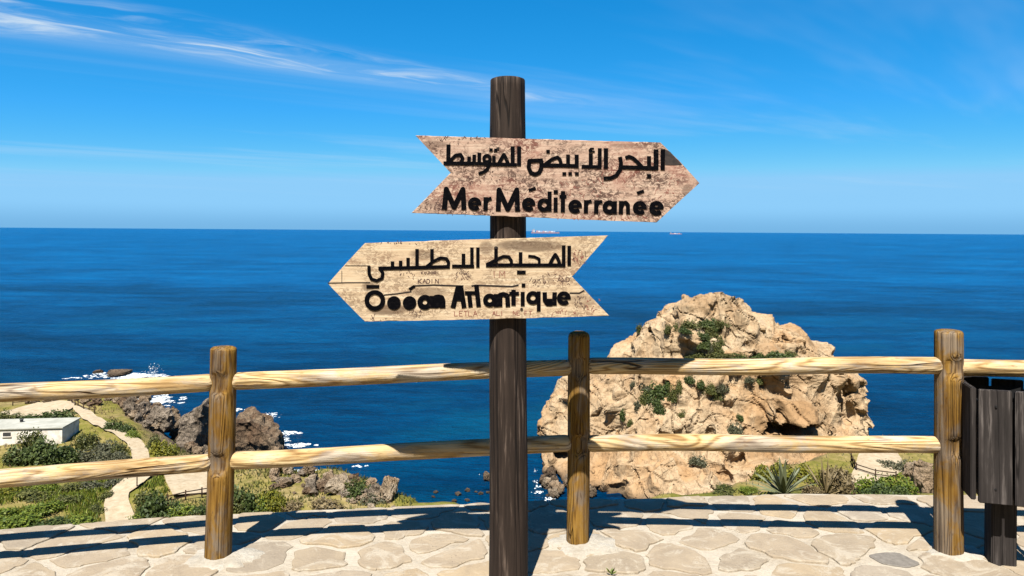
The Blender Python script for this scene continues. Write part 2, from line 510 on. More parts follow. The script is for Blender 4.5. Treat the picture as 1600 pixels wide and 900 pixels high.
# sea
m, t = material('deep_blue_sea')
v = world_coord(t)
big = t.noise(t.mapping(v, (0.006, 0.011, 1), rot=(0, 0, 0.12)), 1.0, 5.0, 0.6, 0.5)
mid = t.noise(t.mapping(v, (0.028, 0.085, 1), rot=(0, 0, 0.16)), 1.0, 5.0, 0.62, 0.6)
sml = t.noise(t.mapping(v, (0.22, 0.55, 1), rot=(0, 0, 0.2)), 1.0, 5.0, 0.65, 0.4)
tiny = t.noise(t.mapping(v, (1.3, 2.2, 1), rot=(0, 0, 0.2)), 1.0, 3.0, 0.6)
k = t.math('ADD', t.math('ADD', t.math('MULTIPLY', big, 0.34), t.math('MULTIPLY', mid, 0.36)), t.math('MULTIPLY', sml, 0.30))
col = t.ramp(k, [(0.40, (0.0001, 0.054, 0.158)), (0.50, (0.0001, 0.098, 0.295)), (0.60, (0.0002, 0.160, 0.430))])
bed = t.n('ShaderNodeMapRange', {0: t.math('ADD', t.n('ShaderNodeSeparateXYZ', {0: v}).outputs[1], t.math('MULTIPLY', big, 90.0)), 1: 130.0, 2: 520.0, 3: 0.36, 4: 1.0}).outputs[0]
col = t.n('ShaderNodeVectorMath', {0: col, 'Scale': bed}, operation='SCALE').outputs[0]      # base colour darkened toward the shore, standing in for weaker sky reflection
shal = t.math('MULTIPLY', t.sstep(t.noise(t.mapping(v, (0.02, 0.02, 1), loc=(4, 1, 0)), 1.0, 4.0, 0.6), 0.50, 0.68),
              t.math('SUBTRACT', 1.0, t.sstep(t.n('ShaderNodeSeparateXYZ', {0: v}).outputs[1], 190.0, 420.0)))
col = t.mix(t.math('MULTIPLY', shal, 0.30), col, (0.002, 0.125, 0.22, 1))      # pale sand showing through the water
h = t.math('ADD', t.math('MULTIPLY', sml, 1.1), t.math('ADD', t.math('MULTIPLY', tiny, 0.35), t.math('MULTIPLY', mid, 1.2)))
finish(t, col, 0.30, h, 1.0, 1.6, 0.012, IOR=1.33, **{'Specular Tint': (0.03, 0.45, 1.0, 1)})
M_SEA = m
m, t = material('white_foam')
v = world_coord(t)
nn = t.noise(v, 1.2, 4.0, 0.6)
finish(t, t.ramp(nn, [(0.34, (0.45, 0.62, 0.72)), (0.52, (1.2, 1.25, 1.25))]), 0.9, nn, 0.6, 0.2,
       Alpha=t.math('MULTIPLY', t.sstep(t.noise(v, 2.6, 4.0, 0.65, 0.8), 0.40, 0.56), 0.95))
M_FOAM = m

# ------------------------------------------------------------------ land shape
SEA_Z = CAM_H - 35.0
PLAT = -28.6
coast_px = [(-420, 640), (-150, 622), (0, 626), (80, 620), (150, 617), (195, 620), (225, 634), (250, 662), (295, 705), (345, 728),
            (430, 738), (480, 744), (545, 742), (612, 768), (655, 792), (760, 806), (880, 806), (960, 800), (1050, 785),
            (1150, 760), (1250, 720), (1345, 692), (1420, 702), (1465, 712), (1560, 712), (1700, 716), (2100, 720)]
coast = [G(px, py, -31.6).to_2d() for px, py in coast_px]
land_poly = [(-190.0, -30.0)] + [tuple(p) for p in coast] + [(190.0, -30.0)]
LP = np.array(land_poly)


def coast_sd(X, Y):
    """signed distance to the land polygon, positive inland"""
    best = np.full(X.shape, 1e9)
    ins = np.zeros(X.shape, bool)
    n = len(LP)
    for i in range(n):
        ax, ay = LP[i]
        bx, by = LP[(i + 1) % n]
        dx, dy = bx - ax, by - ay
        q = np.clip(((X - ax) * dx + (Y - ay) * dy) / (dx * dx + dy * dy), 0, 1)
        best = np.minimum(best, np.hypot(X - ax - q * dx, Y - ay - q * dy))
        c = (ay > Y) != (by > Y)
        with np.errstate(divide='ignore', invalid='ignore'):
            xi = ax + (Y - ay) * dx / dy
        ins ^= c & (X < xi)
    return np.where(ins, best, -best)


def ss(v, lo, hi):
    q = np.clip((v - lo) / (hi - lo), 0, 1)
    return q * q * (3 - 2 * q)


def height(X, Y):
    X = np.asarray(X, float); Y = np.asarray(Y, float)
    sd = coast_sd(X, Y)
    wav = (np.sin(X * .21 + 1.3) * np.cos(Y * .17 + .4) + .6 * np.sin(X * .43 + Y * .37) + .4 * np.sin(X * .9 - Y * .7 + 2))
    plat = PLAT + 0.28 * wav
    base = -36.5 + (plat + 36.5) * ss(sd + 0.8 * np.sin(X * .8) * np.cos(Y * .6), -5.5, 6.5)
    tx = X / np.maximum(Y, 1.0)
    left = -0.75 - 0.78 * np.maximum(Y - 4.4, 0)
    yy = np.maximum(Y, 4.7)
    right = np.where(yy < 16.5, -0.40 - 0.312 * (yy - 4.7), -4.08 - 0.85 * (yy - 16.5))
    kw = ss(tx, 0.25, 0.34)
    slope = left * (1 - kw) + right * kw + 0.10 * wav * np.clip((Y - 5) / 10, 0, 1)
    slope = slope - 60 * ss(-sd, -2, 3)
    hi = np.maximum(base, slope)
    return hi


def hz(x, y):
    return float(height(np.array([x]), np.array([y]))[0])


def hit(px, py, near=5.0):
    """where the line of sight through a pixel meets the land"""
    r = ray(px, py)
    d = np.arange(near, 240, 0.1)
    zr = CAM_H + r.z * d
    hh = height(r.x * d, d)
    i = np.argmax(zr <= hh)
    if not (zr <= hh)[i]:
        return G(px, py, SEA_Z)
    return Vector((r.x * d[i], d[i], float(hh[i])))


xs = np.arange(-150, 150.1, 1.25)
ys = np.concatenate([np.arange(4.3, 22, 0.4), np.arange(22, 150, 1.0), np.arange(150, 200, 3.0)])
XX, YY = np.meshgrid(xs, ys)
ZZ = height(XX, YY)
rng = np.random.default_rng(3)
amp = np.where(YY > 22, 0.10, 0.03)
ZZ = ZZ + rng.normal(0, 1, ZZ.shape) * amp
nx, ny = len(xs), len(ys)
vs = np.stack([XX.ravel(), YY.ravel(), ZZ.ravel()], 1)
idx = np.arange(nx * ny).reshape(ny, nx)
fs = np.stack([idx[:-1, :-1].ravel(), idx[:-1, 1:].ravel(), idx[1:, 1:].ravel(), idx[1:, :-1].ravel()], 1)
fz = ZZ.ravel()[fs].max(1)
fs = fs[fz > -36.3]
o = link('hillside', mesh('hillside', vs.tolist(), fs.tolist(), True), None, M_LAND)
tag(o, 'grassy hillside and low coastal shelf below the viewpoint', kind='structure')

# unseen hill added behind the viewpoint to block part of the skylight
hx = np.arange(-90, 90.1, 3.0); hy = np.arange(-64, -4.9, 2.0)
HX, HY = np.meshgrid(hx, hy)
HZ = np.maximum(-8 - HY, 0) * 0.72 - 0.02 + np.where(HY < -9, 0.9 * np.sin(HX * .31) * np.cos(HY * .27) + 0.7 * np.sin(HX * .83 + HY * .6), 0)
ii = np.arange(HX.size).reshape(HX.shape)
hf = np.stack([ii[:-1, :-1].ravel(), ii[:-1, 1:].ravel(), ii[1:, 1:].ravel(), ii[1:, :-1].ravel()], 1)
o = link('hillside', mesh('hillside', np.stack([HX.ravel(), HY.ravel(), HZ.ravel()], 1).tolist(), hf.tolist(), True), None, M_LAND)
tag(o, 'unseen hill added behind the terrace to cut skylight', kind='structure')

# the sea: one sheet to the horizon
B = 90000.0
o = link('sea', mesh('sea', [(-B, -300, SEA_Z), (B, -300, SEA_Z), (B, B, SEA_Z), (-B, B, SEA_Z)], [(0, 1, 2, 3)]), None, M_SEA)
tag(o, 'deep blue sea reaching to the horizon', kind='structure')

# ------------------------------------------------------------------ paved terrace
random.seed(11)
edge = [(-9.0, 2.62), (-2.8, 4.05), (-1.78, 4.28), (-0.16, 4.50), (1.83, 4.70), (3.23, 4.68), (9.0, 4.45)]


def edge_y(x):
    for (x0, y0), (x1, y1) in zip(edge, edge[1:]):
        if x0 <= x <= x1:
            return y0 + (y1 - y0) * (x - x0) / (x1 - x0)
    return edge[0][1] if x < edge[0][0] else edge[-1][1]


ex = np.arange(-9.0, 9.01, 0.09)
ep = [(x, edge_y(x) + 0.022 * mn.noise(Vector((x * 3.1, 0, 0))) + 0.012 * mn.noise(Vector((x * 11, 4, 0)))) for x in ex]
V, Fc = [], []
for x, y in ep:
    V += [(x, -5.0, 0.0), (x, y - .03, 0.0), (x, y - .004, -0.010), (x, y, -0.05), (x, y - .01, -0.22)]
for i in range(len(ep) - 1):
    for k in range(4):
        a = i * 5 + k
        Fc.append((a, a + 1, a + 6, a + 5))
pav = link('pavement', mesh('pavement', V, Fc), None, M_MORTAR)
tag(pav, 'crazy-paved stone terrace with pale mortar joints', kind='structure')
bm = bmesh.new()
for i in range(0, len(ep) - 10, 10):
    (x0, y0), (x1, y1) = ep[i], ep[i + 10]
    vv = [bm.verts.new(c) for c in ((x0, y0 - .03, -.2), (x1, y1 - .03, -.2), (x1, y1 + .12, -3.2), (x0, y0 + .12, -3.2))]
    bm.faces.new(vv)
link('retaining_wall', bm_mesh('retaining_wall', bm), pav, M_WALL)


def clip(poly, px, py, nx, ny):
    """keep the side where (p - (px,py)).n <= 0"""
    out = []
    for i in range(len(poly)):
        a, b = poly[i], poly[(i + 1) % len(poly)]
        da = (a[0] - px) * nx + (a[1] - py) * ny
        db = (b[0] - px) * nx + (b[1] - py) * ny
        if da <= 0: out.append(a)
        if (da < 0 < db) or (db < 0 < da):
            q = da / (da - db)
            out.append((a[0] + (b[0] - a[0]) * q, a[1] + (b[1] - a[1]) * q))
    return out


round_c = G(1398, 876).to_2d()
sites = []
tries = 0
while tries < 9000:
    tries += 1
    p = (random.uniform(-4.4, 4.8), random.uniform(2.3, 4.9))
    if p[1] > edge_y(p[0]) - 0.05: continue
    mind = random.choice((0.20, 0.30, 0.38, 0.46))
    if all((p[0] - q[0]) ** 2 / 1.5 + (p[1] - q[1]) ** 2 > mind ** 2 for q in sites):
        sites.append(p)
sites = [q for q in sites if (Vector(q) - round_c).length > 0.22]


def flagstone(poly, h):
    pts = poly
    for _ in range(1):                                 # knock the corners off
        new = []
        for i in range(len(pts)):
            a, b = pts[i], pts[(i + 1) % len(pts)]
            k = 0.13 if _ else 0.16
            new += [(a[0] + (b[0] - a[0]) * k, a[1] + (b[1] - a[1]) * k), (a[0] + (b[0] - a[0]) * (1 - k), a[1] + (b[1] - a[1]) * (1 - k))]
        pts = new
    c = (sum(p[0] for p in pts) / len(pts), sum(p[1] for p in pts) / len(pts))
    ring = []
    dense = []
    for i in range(len(pts)):                          # broken, wandering outline; neighbours share the same warp
        a, b = pts[i], pts[(i + 1) % len(pts)]
        m_ = max(1, round(math.hypot(b[0] - a[0], b[1] - a[1]) / 0.028))
        dense += [(a[0] + (b[0] - a[0]) * k / m_, a[1] + (b[1] - a[1]) * k / m_) for k in range(m_)]
    for p in dense:
        wx = 0.060 * mn.noise(Vector((p[0] * 3.4, p[1] * 3.4, 1.7))) + 0.030 * mn.noise(Vector((p[0] * 13, p[1] * 13, 5))) + 0.008 * mn.noise(Vector((p[0] * 40, p[1] * 40, 25)))
        wy = 0.050 * mn.noise(Vector((p[0] * 3.4, p[1] * 3.4, 8.7))) + 0.026 * mn.noise(Vector((p[0] * 13, p[1] * 13, 15))) + 0.008 * mn.noise(Vector((p[0] * 40, p[1] * 40, 35)))
        ring.append((p[0] - c[0] + wx, min(p[1] + wy, edge_y(p[0] + wx) - .03) - c[1]))
    n = len(ring)
    tilt = (random.uniform(-.006, .006), random.uniform(-.006, .006))
    V = []
    for s, z in ((1.0, -0.004), (0.985, h * .7), (0.93, h)):
        for x, y in ring:
            V.append((x * s, y * s, z + (x * tilt[0] + y * tilt[1] if z > 0 else 0)))
    V.append((0, 0, h + .001))
    Fa = []
    for r in range(2):
        for i in range(n):
            j = (i + 1) % n
            Fa.append((r * n + i, r * n + j, (r + 1) * n + j, (r + 1) * n + i))
    for i in range(n):
        Fa.append((2 * n + i, 2 * n + (i + 1) % n, 3 * n))
    return c, mesh('flagstone', V, Fa, False)


for i, s in enumerate(sites):
    if not (-3.9 < s[0] < 4.3): continue
    poly = [(s[0] - .7, s[1] - .7), (s[0] + .7, s[1] - .7), (s[0] + .7, s[1] + .7), (s[0] - .7, s[1] + .7)]
    gap = random.uniform(0.004, 0.030)
    for j, q in enumerate(sites):
        if j == i or abs(q[0] - s[0]) > 1.3 or abs(q[1] - s[1]) > 1.3: continue
        dx, dy = q[0] - s[0], q[1] - s[1]
        L = math.hypot(dx, dy)
        dx, dy = dx / L, dy / L
        k = L / 2 - gap
        poly = clip(poly, s[0] + dx * k, s[1] + dy * k, dx, dy)
    for (x0, y0), (x1, y1) in zip(edge, edge[1:]):
        ux, uy = x1 - x0, y1 - y0
        L = math.hypot(ux, uy)
        nxn, nyn = -uy / L, ux / L
        poly = clip(poly, x0 - nxn * .035, y0 - nyn * .035, nxn, nyn)
    dd = Vector(s) - round_c
    if dd.length < 0.7:
        dd.normalize()
        poly = clip(poly, round_c.x + dd.x * .125, round_c.y + dd.y * .125, -dd.x, -dd.y)
    if len(poly) < 3: continue
    area = abs(sum(poly[k][0] * poly[(k + 1) % len(poly)][1] - poly[(k + 1) % len(poly)][0] * poly[k][1] for k in range(len(poly)))) / 2
    if area < 0.012: continue
    c, me = flagstone(poly, random.uniform(0.005, 0.012))
    link('flagstone', me, pav, M_STONE, (c[0], c[1], 0))

# round grey stone set into the joint
rp = [(round_c.x + .105 * math.cos(a) * (1 + .06 * math.sin(3 * a)), round_c.y + .10 * math.sin(a)) for a in [k * math.pi / 6 for k in range(12)]]
c, me = flagstone(rp, 0.006)
o = link('flagstone', me, pav, M_ROUNDSTONE, (c[0], c[1], 0))
o['label'] = 'round grey stone set in the mortar'

# ------------------------------------------------------------------ log fence
random.seed(5)
fence = empty('log_fence', (0, 3.8, 0))
tag(fence, 'golden round-log fence with two rails along the terrace edge', 'fence')


def log_mesh(name, L, r0, r1, seed, domed=(0.02, 0.02), notches=(), nseg=26, nring=40, bend=0.006, side=None):
    """round log along local Z from 0 to L; notches = heights where flats are sawn for rails"""
    V, Fa = [], []
    zs = [L * k / nring for k in range(nring + 1)]
    prof = [(0.0, 0.55), (0.25, 0.83), (0.6, 0.96)]
    lev = []
    for q, s in prof: lev.append((domed[0] * q, s))
    lev += [(domed[0] + (L - domed[0] - domed[1]) * k / nring, 1.0) for k in range(nring + 1)]
    for q, s in prof[::-1]: lev.append((L - domed[1] * q, s))
    for z, s in lev:
        f = z / L
        r = (r0 + (r1 - r0) * f) * s
        r *= 1 + 0.03 * mn.noise(Vector((seed, z * 2.2, 0)))
        bx = bend * mn.noise(Vector((seed + 9, z * 1.1, 0))); by = bend * mn.noise(Vector((seed + 20, z * 1.1, 0)))
        for k in range(nseg):
            a = 2 * math.pi * k / nseg
            rr = r * (1 + 0.022 * mn.noise(Vector((math.cos(a) * 1.5 + seed, math.sin(a) * 1.5, z * 1.6))))
            x, y = rr * math.cos(a), rr * math.sin(a)
            for zn in notches:
                q = abs(z - zn) / 0.062
                if q < 1:
                    lim = r * (0.66 + 0.34 * q ** 4)
                    x = max(-lim, min(lim, x))
            V.append((x + bx, y + by, z))
    n = nseg
    for i in range(len(lev) - 1):
        for k in range(n):
            j = (k + 1) % n
            Fa.append((i * n + k, i * n + j, (i + 1) * n + j, (i + 1) * n + k))
    Fa.append(tuple(range(n))[::-1])
    Fa.append(tuple(range((len(lev) - 1) * n, len(lev) * n)))
    me = mesh(name, V, Fa, True)
    return me


def place_log(name, a, b, r0, r1, seed, parent, mat, **kw):
    a, b = Vector(a), Vector(b)
    me = log_mesh(name, (b - a).length, r0, r1, seed, **kw)
    o = link(name, me, parent, mat)
    q = (b - a).to_track_quat('Z', 'Y')
    M = Matrix.Translation(a - parent.location) @ q.to_matrix().to_4x4()
    o.matrix_local = M
    return o


posts = []    # (base point, top point)
for (bx, by), (tx, ty) in (((341, 872), (350, 541)), ((902, 850), (905.5, 518)), ((1483, 864), (1482, 515))):
    b = G(bx, by, 0)
    posts.append((b, P(tx, ty, b.y)))
pL = (Vector((-3.30, 3.27, 0)), Vector((-3.30, 3.27, 1.05)))
pR = (Vector((4.15, 3.74, 0)), Vector((4.15, 3.74, 1.13)))
rail_px = {0: (597, 720.5), 1: (572.5, 692), 2: (572.5, 695.5)}
allp = [pL] + posts + [pR]
rz_list = [(0.86, 0.44)] + [tuple(P(posts[i][0].x / posts[i][0].y * F + 800, y, posts[i][0].y).z for y in rail_px[i]) for i in range(3)] + [(0.955, 0.55)]
for i, (b, tp) in enumerate(allp):
    nn_ = [z + 0.06 for z in rz_list[i]]
    rr = (0.063, 0.0655, 0.060, 0.069, 0.065)[i]
    foot = b - Vector((0, 0, 0.06)) - (tp - b) * 0
    place_log('post', foot, tp, rr, rr * 0.95, 3.3 * i + 1, fence, M_POST, notches=nn_, domed=(0.0, 0.016 if i != 2 else 0.03), nring=60)
for i in range(4):
    for k in range(2):
        a0, b0 = allp[i], allp[i + 1]
        def at(pp, z):
            b, tp = pp
            return b + (tp - b) * (z / tp.z)
        A, Bp = at(a0, rz_list[i][k]), at(b0, rz_list[i + 1][k])
        if i == 0:
            yA = (612, 741)[k]
            # the left bay runs out of the picture: aim it through the photo's left border
            A = at(a0, rz_list[0][k])
        u = (Bp - A).normalized()
        A, Bp = A + u * 0.040, Bp - u * 0.040
        place_log('rail', A, Bp, 0.0435, 0.0435, 7.7 * (i * 2 + k) + 2, fence, M_RAIL, domed=(0.035, 0.035), nring=70, bend=0.014)

# cement collars where the posts stand
for i, (sx, sy) in ((1, (0.20, 0.16)), (2, (0.21, 0.15)), (3, (0.15, 0.11))):
    b = allp[i][0]
    V, Fa = [], []
    n = 36
    for s, z in ((1.0, -0.002), (0.86, 0.0125), (0.55, 0.016), (0.24, 0.022)):
        for k in range(n):
            a = 2 * math.pi * k / n
            j = 0.95 + 0.5 * mn.noise(Vector((math.cos(a) * 1.9, math.sin(a) * 1.9, i * 5.0))) + 0.25 * mn.noise(Vector((math.cos(a) * 5, math.sin(a) * 5, i * 5.0)))
            V.append((sx * s * math.cos(a) * j, sy * s * math.sin(a) * j, z + 0.003 * mn.noise(Vector((k * .9, s * 5, i)))))
    for r in range(3):
        for k in range(n):
            Fa.append((r * n + k, r * n + (k + 1) % n, (r + 1) * n + (k + 1) % n, (r + 1) * n + k))
    Fa.append(tuple(range(3 * n, 4 * n)))
    link('cement_collar', mesh('cement_collar', V, Fa, True), fence, M_CEMENT, Vector((b.x + 0.03, b.y - 0.01, 0.0)) - fence.location)

# ------------------------------------------------------------------ signpost with two arrow boards
DS = 3.325
TH = 0.032
sp = empty('signpost', (P(793, 400, DS).x, DS + TH + 0.082, 0))
tag(sp, 'dark wooden signpost with two pale arrow boards pointing opposite ways', 'signpost')
pb = Vector((P(794.5, 880, DS).x, DS + TH + 0.082, -0.05))
ptp = Vector((P(793, 122, DS).x, DS + TH + 0.082, P(793, 122, DS + TH + 0.082).z))
place_log('post', pb, ptp, 0.091, 0.081, 41.0, sp, M_SIGNPOST, domed=(0.0, 0.012), nring=80, bend=0.004, nseg=32)

outl1 = [(649, 211.5), (765, 215), (900, 219), (1032, 222.5), (1062, 252), (1093, 286), (1060, 316), (1026, 347.5), (900, 342.5), (770, 337), (643, 332.5), (675, 300), (704, 270), (676, 240)]
outl2 = [(512.5, 443.5), (540, 412), (570, 380), (700, 375.5), (830, 371.5), (950, 368), (922, 400), (894, 432.5), (922, 462), (952, 493.5), (830, 497), (700, 500), (570, 502.5), (542, 474)]


def board(outl, mat, name='arrow_board'):
    cpx = sum(p[0] for p in outl) / len(outl); cpy = sum(p[1] for p in outl) / len(outl)
    c = P(cpx, cpy, DS)
    fr = []
    n = len(outl)
    for i in range(n):                                     # subdivided, slightly worn outline
        a, b = outl[i], outl[(i + 1) % n]
        m_ = max(2, int(math.hypot(b[0] - a[0], b[1] - a[1]) / 9))
        for k in range(m_):
            q = k / m_
            jx = 0 if k == 0 else 0.7 * mn.noise(Vector((a[0] + q * 40, i * 7.0, 2)))
            jy = 0 if k == 0 else 0.7 * mn.noise(Vector((a[1] + q * 40, i * 7.0, 9)))
            fr.append((a[0] + (b[0] - a[0]) * q + jx, a[1] + (b[1] - a[1]) * q + jy))
    bm = bmesh.new()
    f0 = [bm.verts.new(P(x, y, DS) - c) for x, y in fr]
    face = bm.faces.new(f0)
    r = bmesh.ops.extrude_face_region(bm, geom=[face])
    for v in r['geom']:
        if isinstance(v, bmesh.types.BMVert): v.co.y += TH
    bmesh.ops.bevel(bm, geom=[e for e in bm.edges if all(abs(v.co.y) < 1e-6 for v in e.verts)], offset=0.0025, segments=1, affect='EDGES')
    o = link(name, bm_mesh(name, bm), sp, mat, c - sp.location)
    return o, c


def lx(c, px, py):
    v = P(px, py, DS) - c
    return (v.x, v.z)


c1 = P(sum(p[0] for p in outl1) / len(outl1), sum(p[1] for p in outl1) / len(outl1), DS)
c2 = P(sum(p[0] for p in outl2) / len(outl2), sum(p[1] for p in outl2) / len(outl2), DS)


def stn(c, px, py, rx, ry, k):
    x, z = lx(c, px, py)
    return (x, z, rx / F * DS, ry / F * DS, k)


M_BOARD1 = board_mat('pinkish_weathered_board', (0.60, 0.405, 0.30), (0.80, 0.62, 0.47), (0.075, 0.034, 0.024), (0.38, 0.10, 0.07), 0.92, (0, 0, 0),
                     [stn(c1, 675, 226, 26, 7, .5), stn(c1, 690, 318, 30, 10, .35), stn(c1, 985, 228, 34, 4, .35), stn(c1, 1075, 300, 10, 14, .45), stn(c1, 890, 330, 120, 5, .35)])
M_BOARD2 = board_mat('cream_weathered_board', (0.72, 0.54, 0.345), (0.90, 0.74, 0.52), (0.13, 0.058, 0.028), (0.40, 0.17, 0.10), 0.55, (3.1, 0, 1.7),
                     [stn(c2, 610, 484, 40, 9, .7), stn(c2, 670, 456, 34, 8, .5), stn(c2, 830, 384, 62, 10, .7), stn(c2, 662, 398, 22, 9, .5),
                      stn(c2, 577, 448, 12, 9, .6), stn(c2, 760, 388, 12, 12, .5), stn(c2, 910, 470, 22, 12, .35)])
b1, c1 = board(outl1, M_BOARD1)
b1['label'] = 'pinkish weathered arrow board pointing to the Mediterranean'
b2, c2 = board(outl2, M_BOARD2)
b2['label'] = 'cream weathered arrow board pointing to the Atlantic'

EPS = [0]


def pen(bm, c, pts, wd, lift=0.0030, off=(0, 0), sc=6.0):
    """thick stroke through points given in enlarged photo pixels"""
    pts = [lx(c, off[0] + x / sc, off[1] + y / sc) for x, y in pts]
    hw = wd / sc / F * DS / 2
    EPS[0] += 1
    y0 = -lift - (EPS[0] % 23) * 0.00002
    polys = []
    for a, b in zip(pts, pts[1:]):
        dx, dz = b[0] - a[0], b[1] - a[1]
        L = math.hypot(dx, dz) or 1e-6
        nx_, nz_ = -dz / L * hw, dx / L * hw
        polys.append([(a[0] + nx_, a[1] + nz_), (a[0] - nx_, a[1] - nz_), (b[0] - nx_, b[1] - nz_), (b[0] + nx_, b[1] + nz_)])
    for p in pts[1:-1]:
        polys.append([(p[0] + hw * math.cos(q), p[1] + hw * math.sin(q)) for q in [k * math.pi / 5 for k in range(10)]])
    for i, pl in enumerate(polys):
        yy = y0 - i * 0.000013
        f = [bm.verts.new((x, yy, z)) for x, z in pl]
        g = [bm.verts.new((x, 0.001, z)) for x, z in pl]
        bm.faces.new(f)
        for k in range(len(pl)):
            j = (k + 1) % len(pl)
            bm.faces.new((f[k], g[k], g[j], f[j]))


def arc(cx, cy, r, a0, a1, n=18, ry=None):
    """angles in degrees, counter-clockwise as seen, y down"""
    ry = ry or r
    return [(cx + r * math.cos(math.radians(a0 + (a1 - a0) * k / n)), cy - ry * math.sin(math.radians(a0 + (a1 - a0) * k / n))) for k in range(n + 1)]


def glyph(bo, c, strokes, off, name='letter', mat=None, lift=0.0030):
    bm = bmesh.new()
    for pts, wd in strokes:
        pen(bm, c, pts, wd, lift, off)
    return link(name, bm_mesh(name, bm), bo, mat or M_PAINT)


def g_e(cx, cy, r=44, wd=40): return [(arc(cx, cy, r, 0, 318), wd), ([(cx - r, cy + 2), (cx + r + 18, cy - 2)], 26)]
def g_ring(cx, cy, r=44, wd=42): return [(arc(cx, cy, r, 0, 360, 24), wd)]
def g_bar(x0, y0, x1, y1, wd): return [([(x0, y0), (x1, y1)], wd)]


A_, B_ = (640, 200), (860, 200)
C_, D_ = (500, 360), (720, 360)
# "Mer Méditerranée"
glyph(b1, c1, [([(325, 766), (344, 572), (418, 742), (500, 574), (510, 768)], 47)], A_)
glyph(b1, c1, g_e(610, 712), A_)
glyph(b1, c1, g_bar(712, 772, 714, 648, 42) + [([(716, 700), (730, 672), (768, 660)], 34)], A_)
glyph(b1, c1, [([(830, 780), (838, 580), (920, 760), (1005, 580), (1012, 782)], 47)], A_)
glyph(b1, c1, g_e(1116, 716), A_)
glyph(b1, c1, g_bar(1118, 586, 1182, 562, 28), A_, 'accent')
glyph(b1, c1, g_ring(1262, 722) + g_bar(1312, 596, 1312, 782, 38), A_)
glyph(b1, c1, g_bar(1369, 652, 1368, 787, 38) + g_bar(1350, 600, 1390, 600, 36), A_)
glyph(b1, c1, g_bar(118, 592, 116, 790, 40) + g_bar(84, 642, 150, 642, 30), B_)
glyph(b1, c1, g_e(232, 736, 45), B_)
glyph(b1, c1, g_bar(334, 676, 332, 798, 40) + [([(336, 720), (350, 694), (386, 684)], 32)], B_)
glyph(b1, c1, g_bar(430, 678, 428, 802, 40) + [([(432, 724), (448, 698), (486, 688)], 32)], B_)
glyph(b1, c1, g_ring(553, 744, 43, 44) + g_bar(606, 686, 604, 806, 36), B_)
glyph(b1, c1, g_bar(662, 684, 660, 808, 40) + [([(664, 740), (680, 706), (706, 700), (726, 722), (728, 810)], 38)], B_)
glyph(b1, c1, g_e(838, 750, 46), B_)
glyph(b1, c1, g_bar(812, 612, 876, 590, 30), B_, 'accent')
glyph(b1, c1, g_e(994, 752, 48, 42), B_)
# Arabic, upper board
W = 'arabic_word'
glyph(b1, c1, [([(365, 155), (362, 325)], 38), ([(318, 330), (640, 334), (720, 338)], 34), ([(378, 310), (430, 258), (478, 250), (498, 282), (484, 326)], 32),
               ([(556, 330), (558, 268)], 34), ([(604, 330), (606, 250)], 34), ([(652, 332), (654, 232)], 34),
               (arc(726, 288, 30, 0, 360, 14), 30), ([(752, 292), (748, 340), (728, 385), (696, 412), (648, 430)], 30),
               ([(720, 338), (1005, 346)], 34), ([(790, 338), (790, 262)], 34), (([(748, 205), (778, 207)]), 30), (([(792, 208), (822, 210)]), 30),
               ([(832, 340), (862, 286), (884, 250), (908, 292), (926, 342)], 34), ([(966, 172), (966, 352)], 38)], A_, W)
glyph(b1, c1, g_bar(1026, 172, 1026, 356, 38), A_, W)
glyph(b1, c1, [([(1250, 305), (1122, 308), (1116, 370), (1138, 420), (1176, 436), (1214, 420), (1234, 376), (1236, 305)], 38), ([(1240, 350), (1445, 352), (1585, 358)], 36),
               ([(1262, 346), (1330, 296), (1385, 274), (1410, 296), (1422, 346)], 32), ([(1281, 222), (1315, 222)], 34),
               ([(1485, 352), (1485, 250)], 36), ([(1566, 356), (1566, 250)], 38), ([(1432, 430), (1468, 430)], 32), ([(1488, 430), (1522, 430)], 32), ([(1550, 430), (1586, 430)], 32)], A_, W)
glyph(b1, c1, [([(293, 362), (480, 366)], 34), ([(378, 362), (378, 240)], 38), ([(408, 192), (378, 192), (364, 208), (392, 214)], 15), ([(360, 226), (416, 220)], 15),
               ([(462, 190), (462, 376)], 36)], B_, W)
glyph(b1, c1, g_bar(520, 190, 520, 382, 40), B_, W)
glyph(b1, c1, [([(652, 272), (662, 330), (652, 392), (618, 444), (566, 470), (498, 474)], 36), ([(664, 368), (1010, 378)], 38),
               ([(704, 282), (738, 268), (776, 284), (826, 330), (864, 372)], 34), ([(924, 372), (924, 264)], 38), ([(905, 450), (943, 450)], 38), ([(990, 200), (990, 384)], 46)], B_, W)
glyph(b1, c1, g_bar(1054, 198, 1052, 394, 40), B_, W)
# dark scorched corner beside the arrow tip
bm = bmesh.new()
pl = [(1078, 200), (1105, 206), (1128, 222), (1170, 268), (1205, 305), (1238, 343), (1160, 346), (1078, 344)]
f = [bm.verts.new((q[0], -0.0012, q[1])) for q in [lx(c1, 860 + x / 6 - 0.6, 200 + y / 6 + .6) for x, y in pl]]
bm.faces.new(f)
o = link('scorch_mark', bm_mesh('scorch_mark', bm), b1, M_SCORCH)
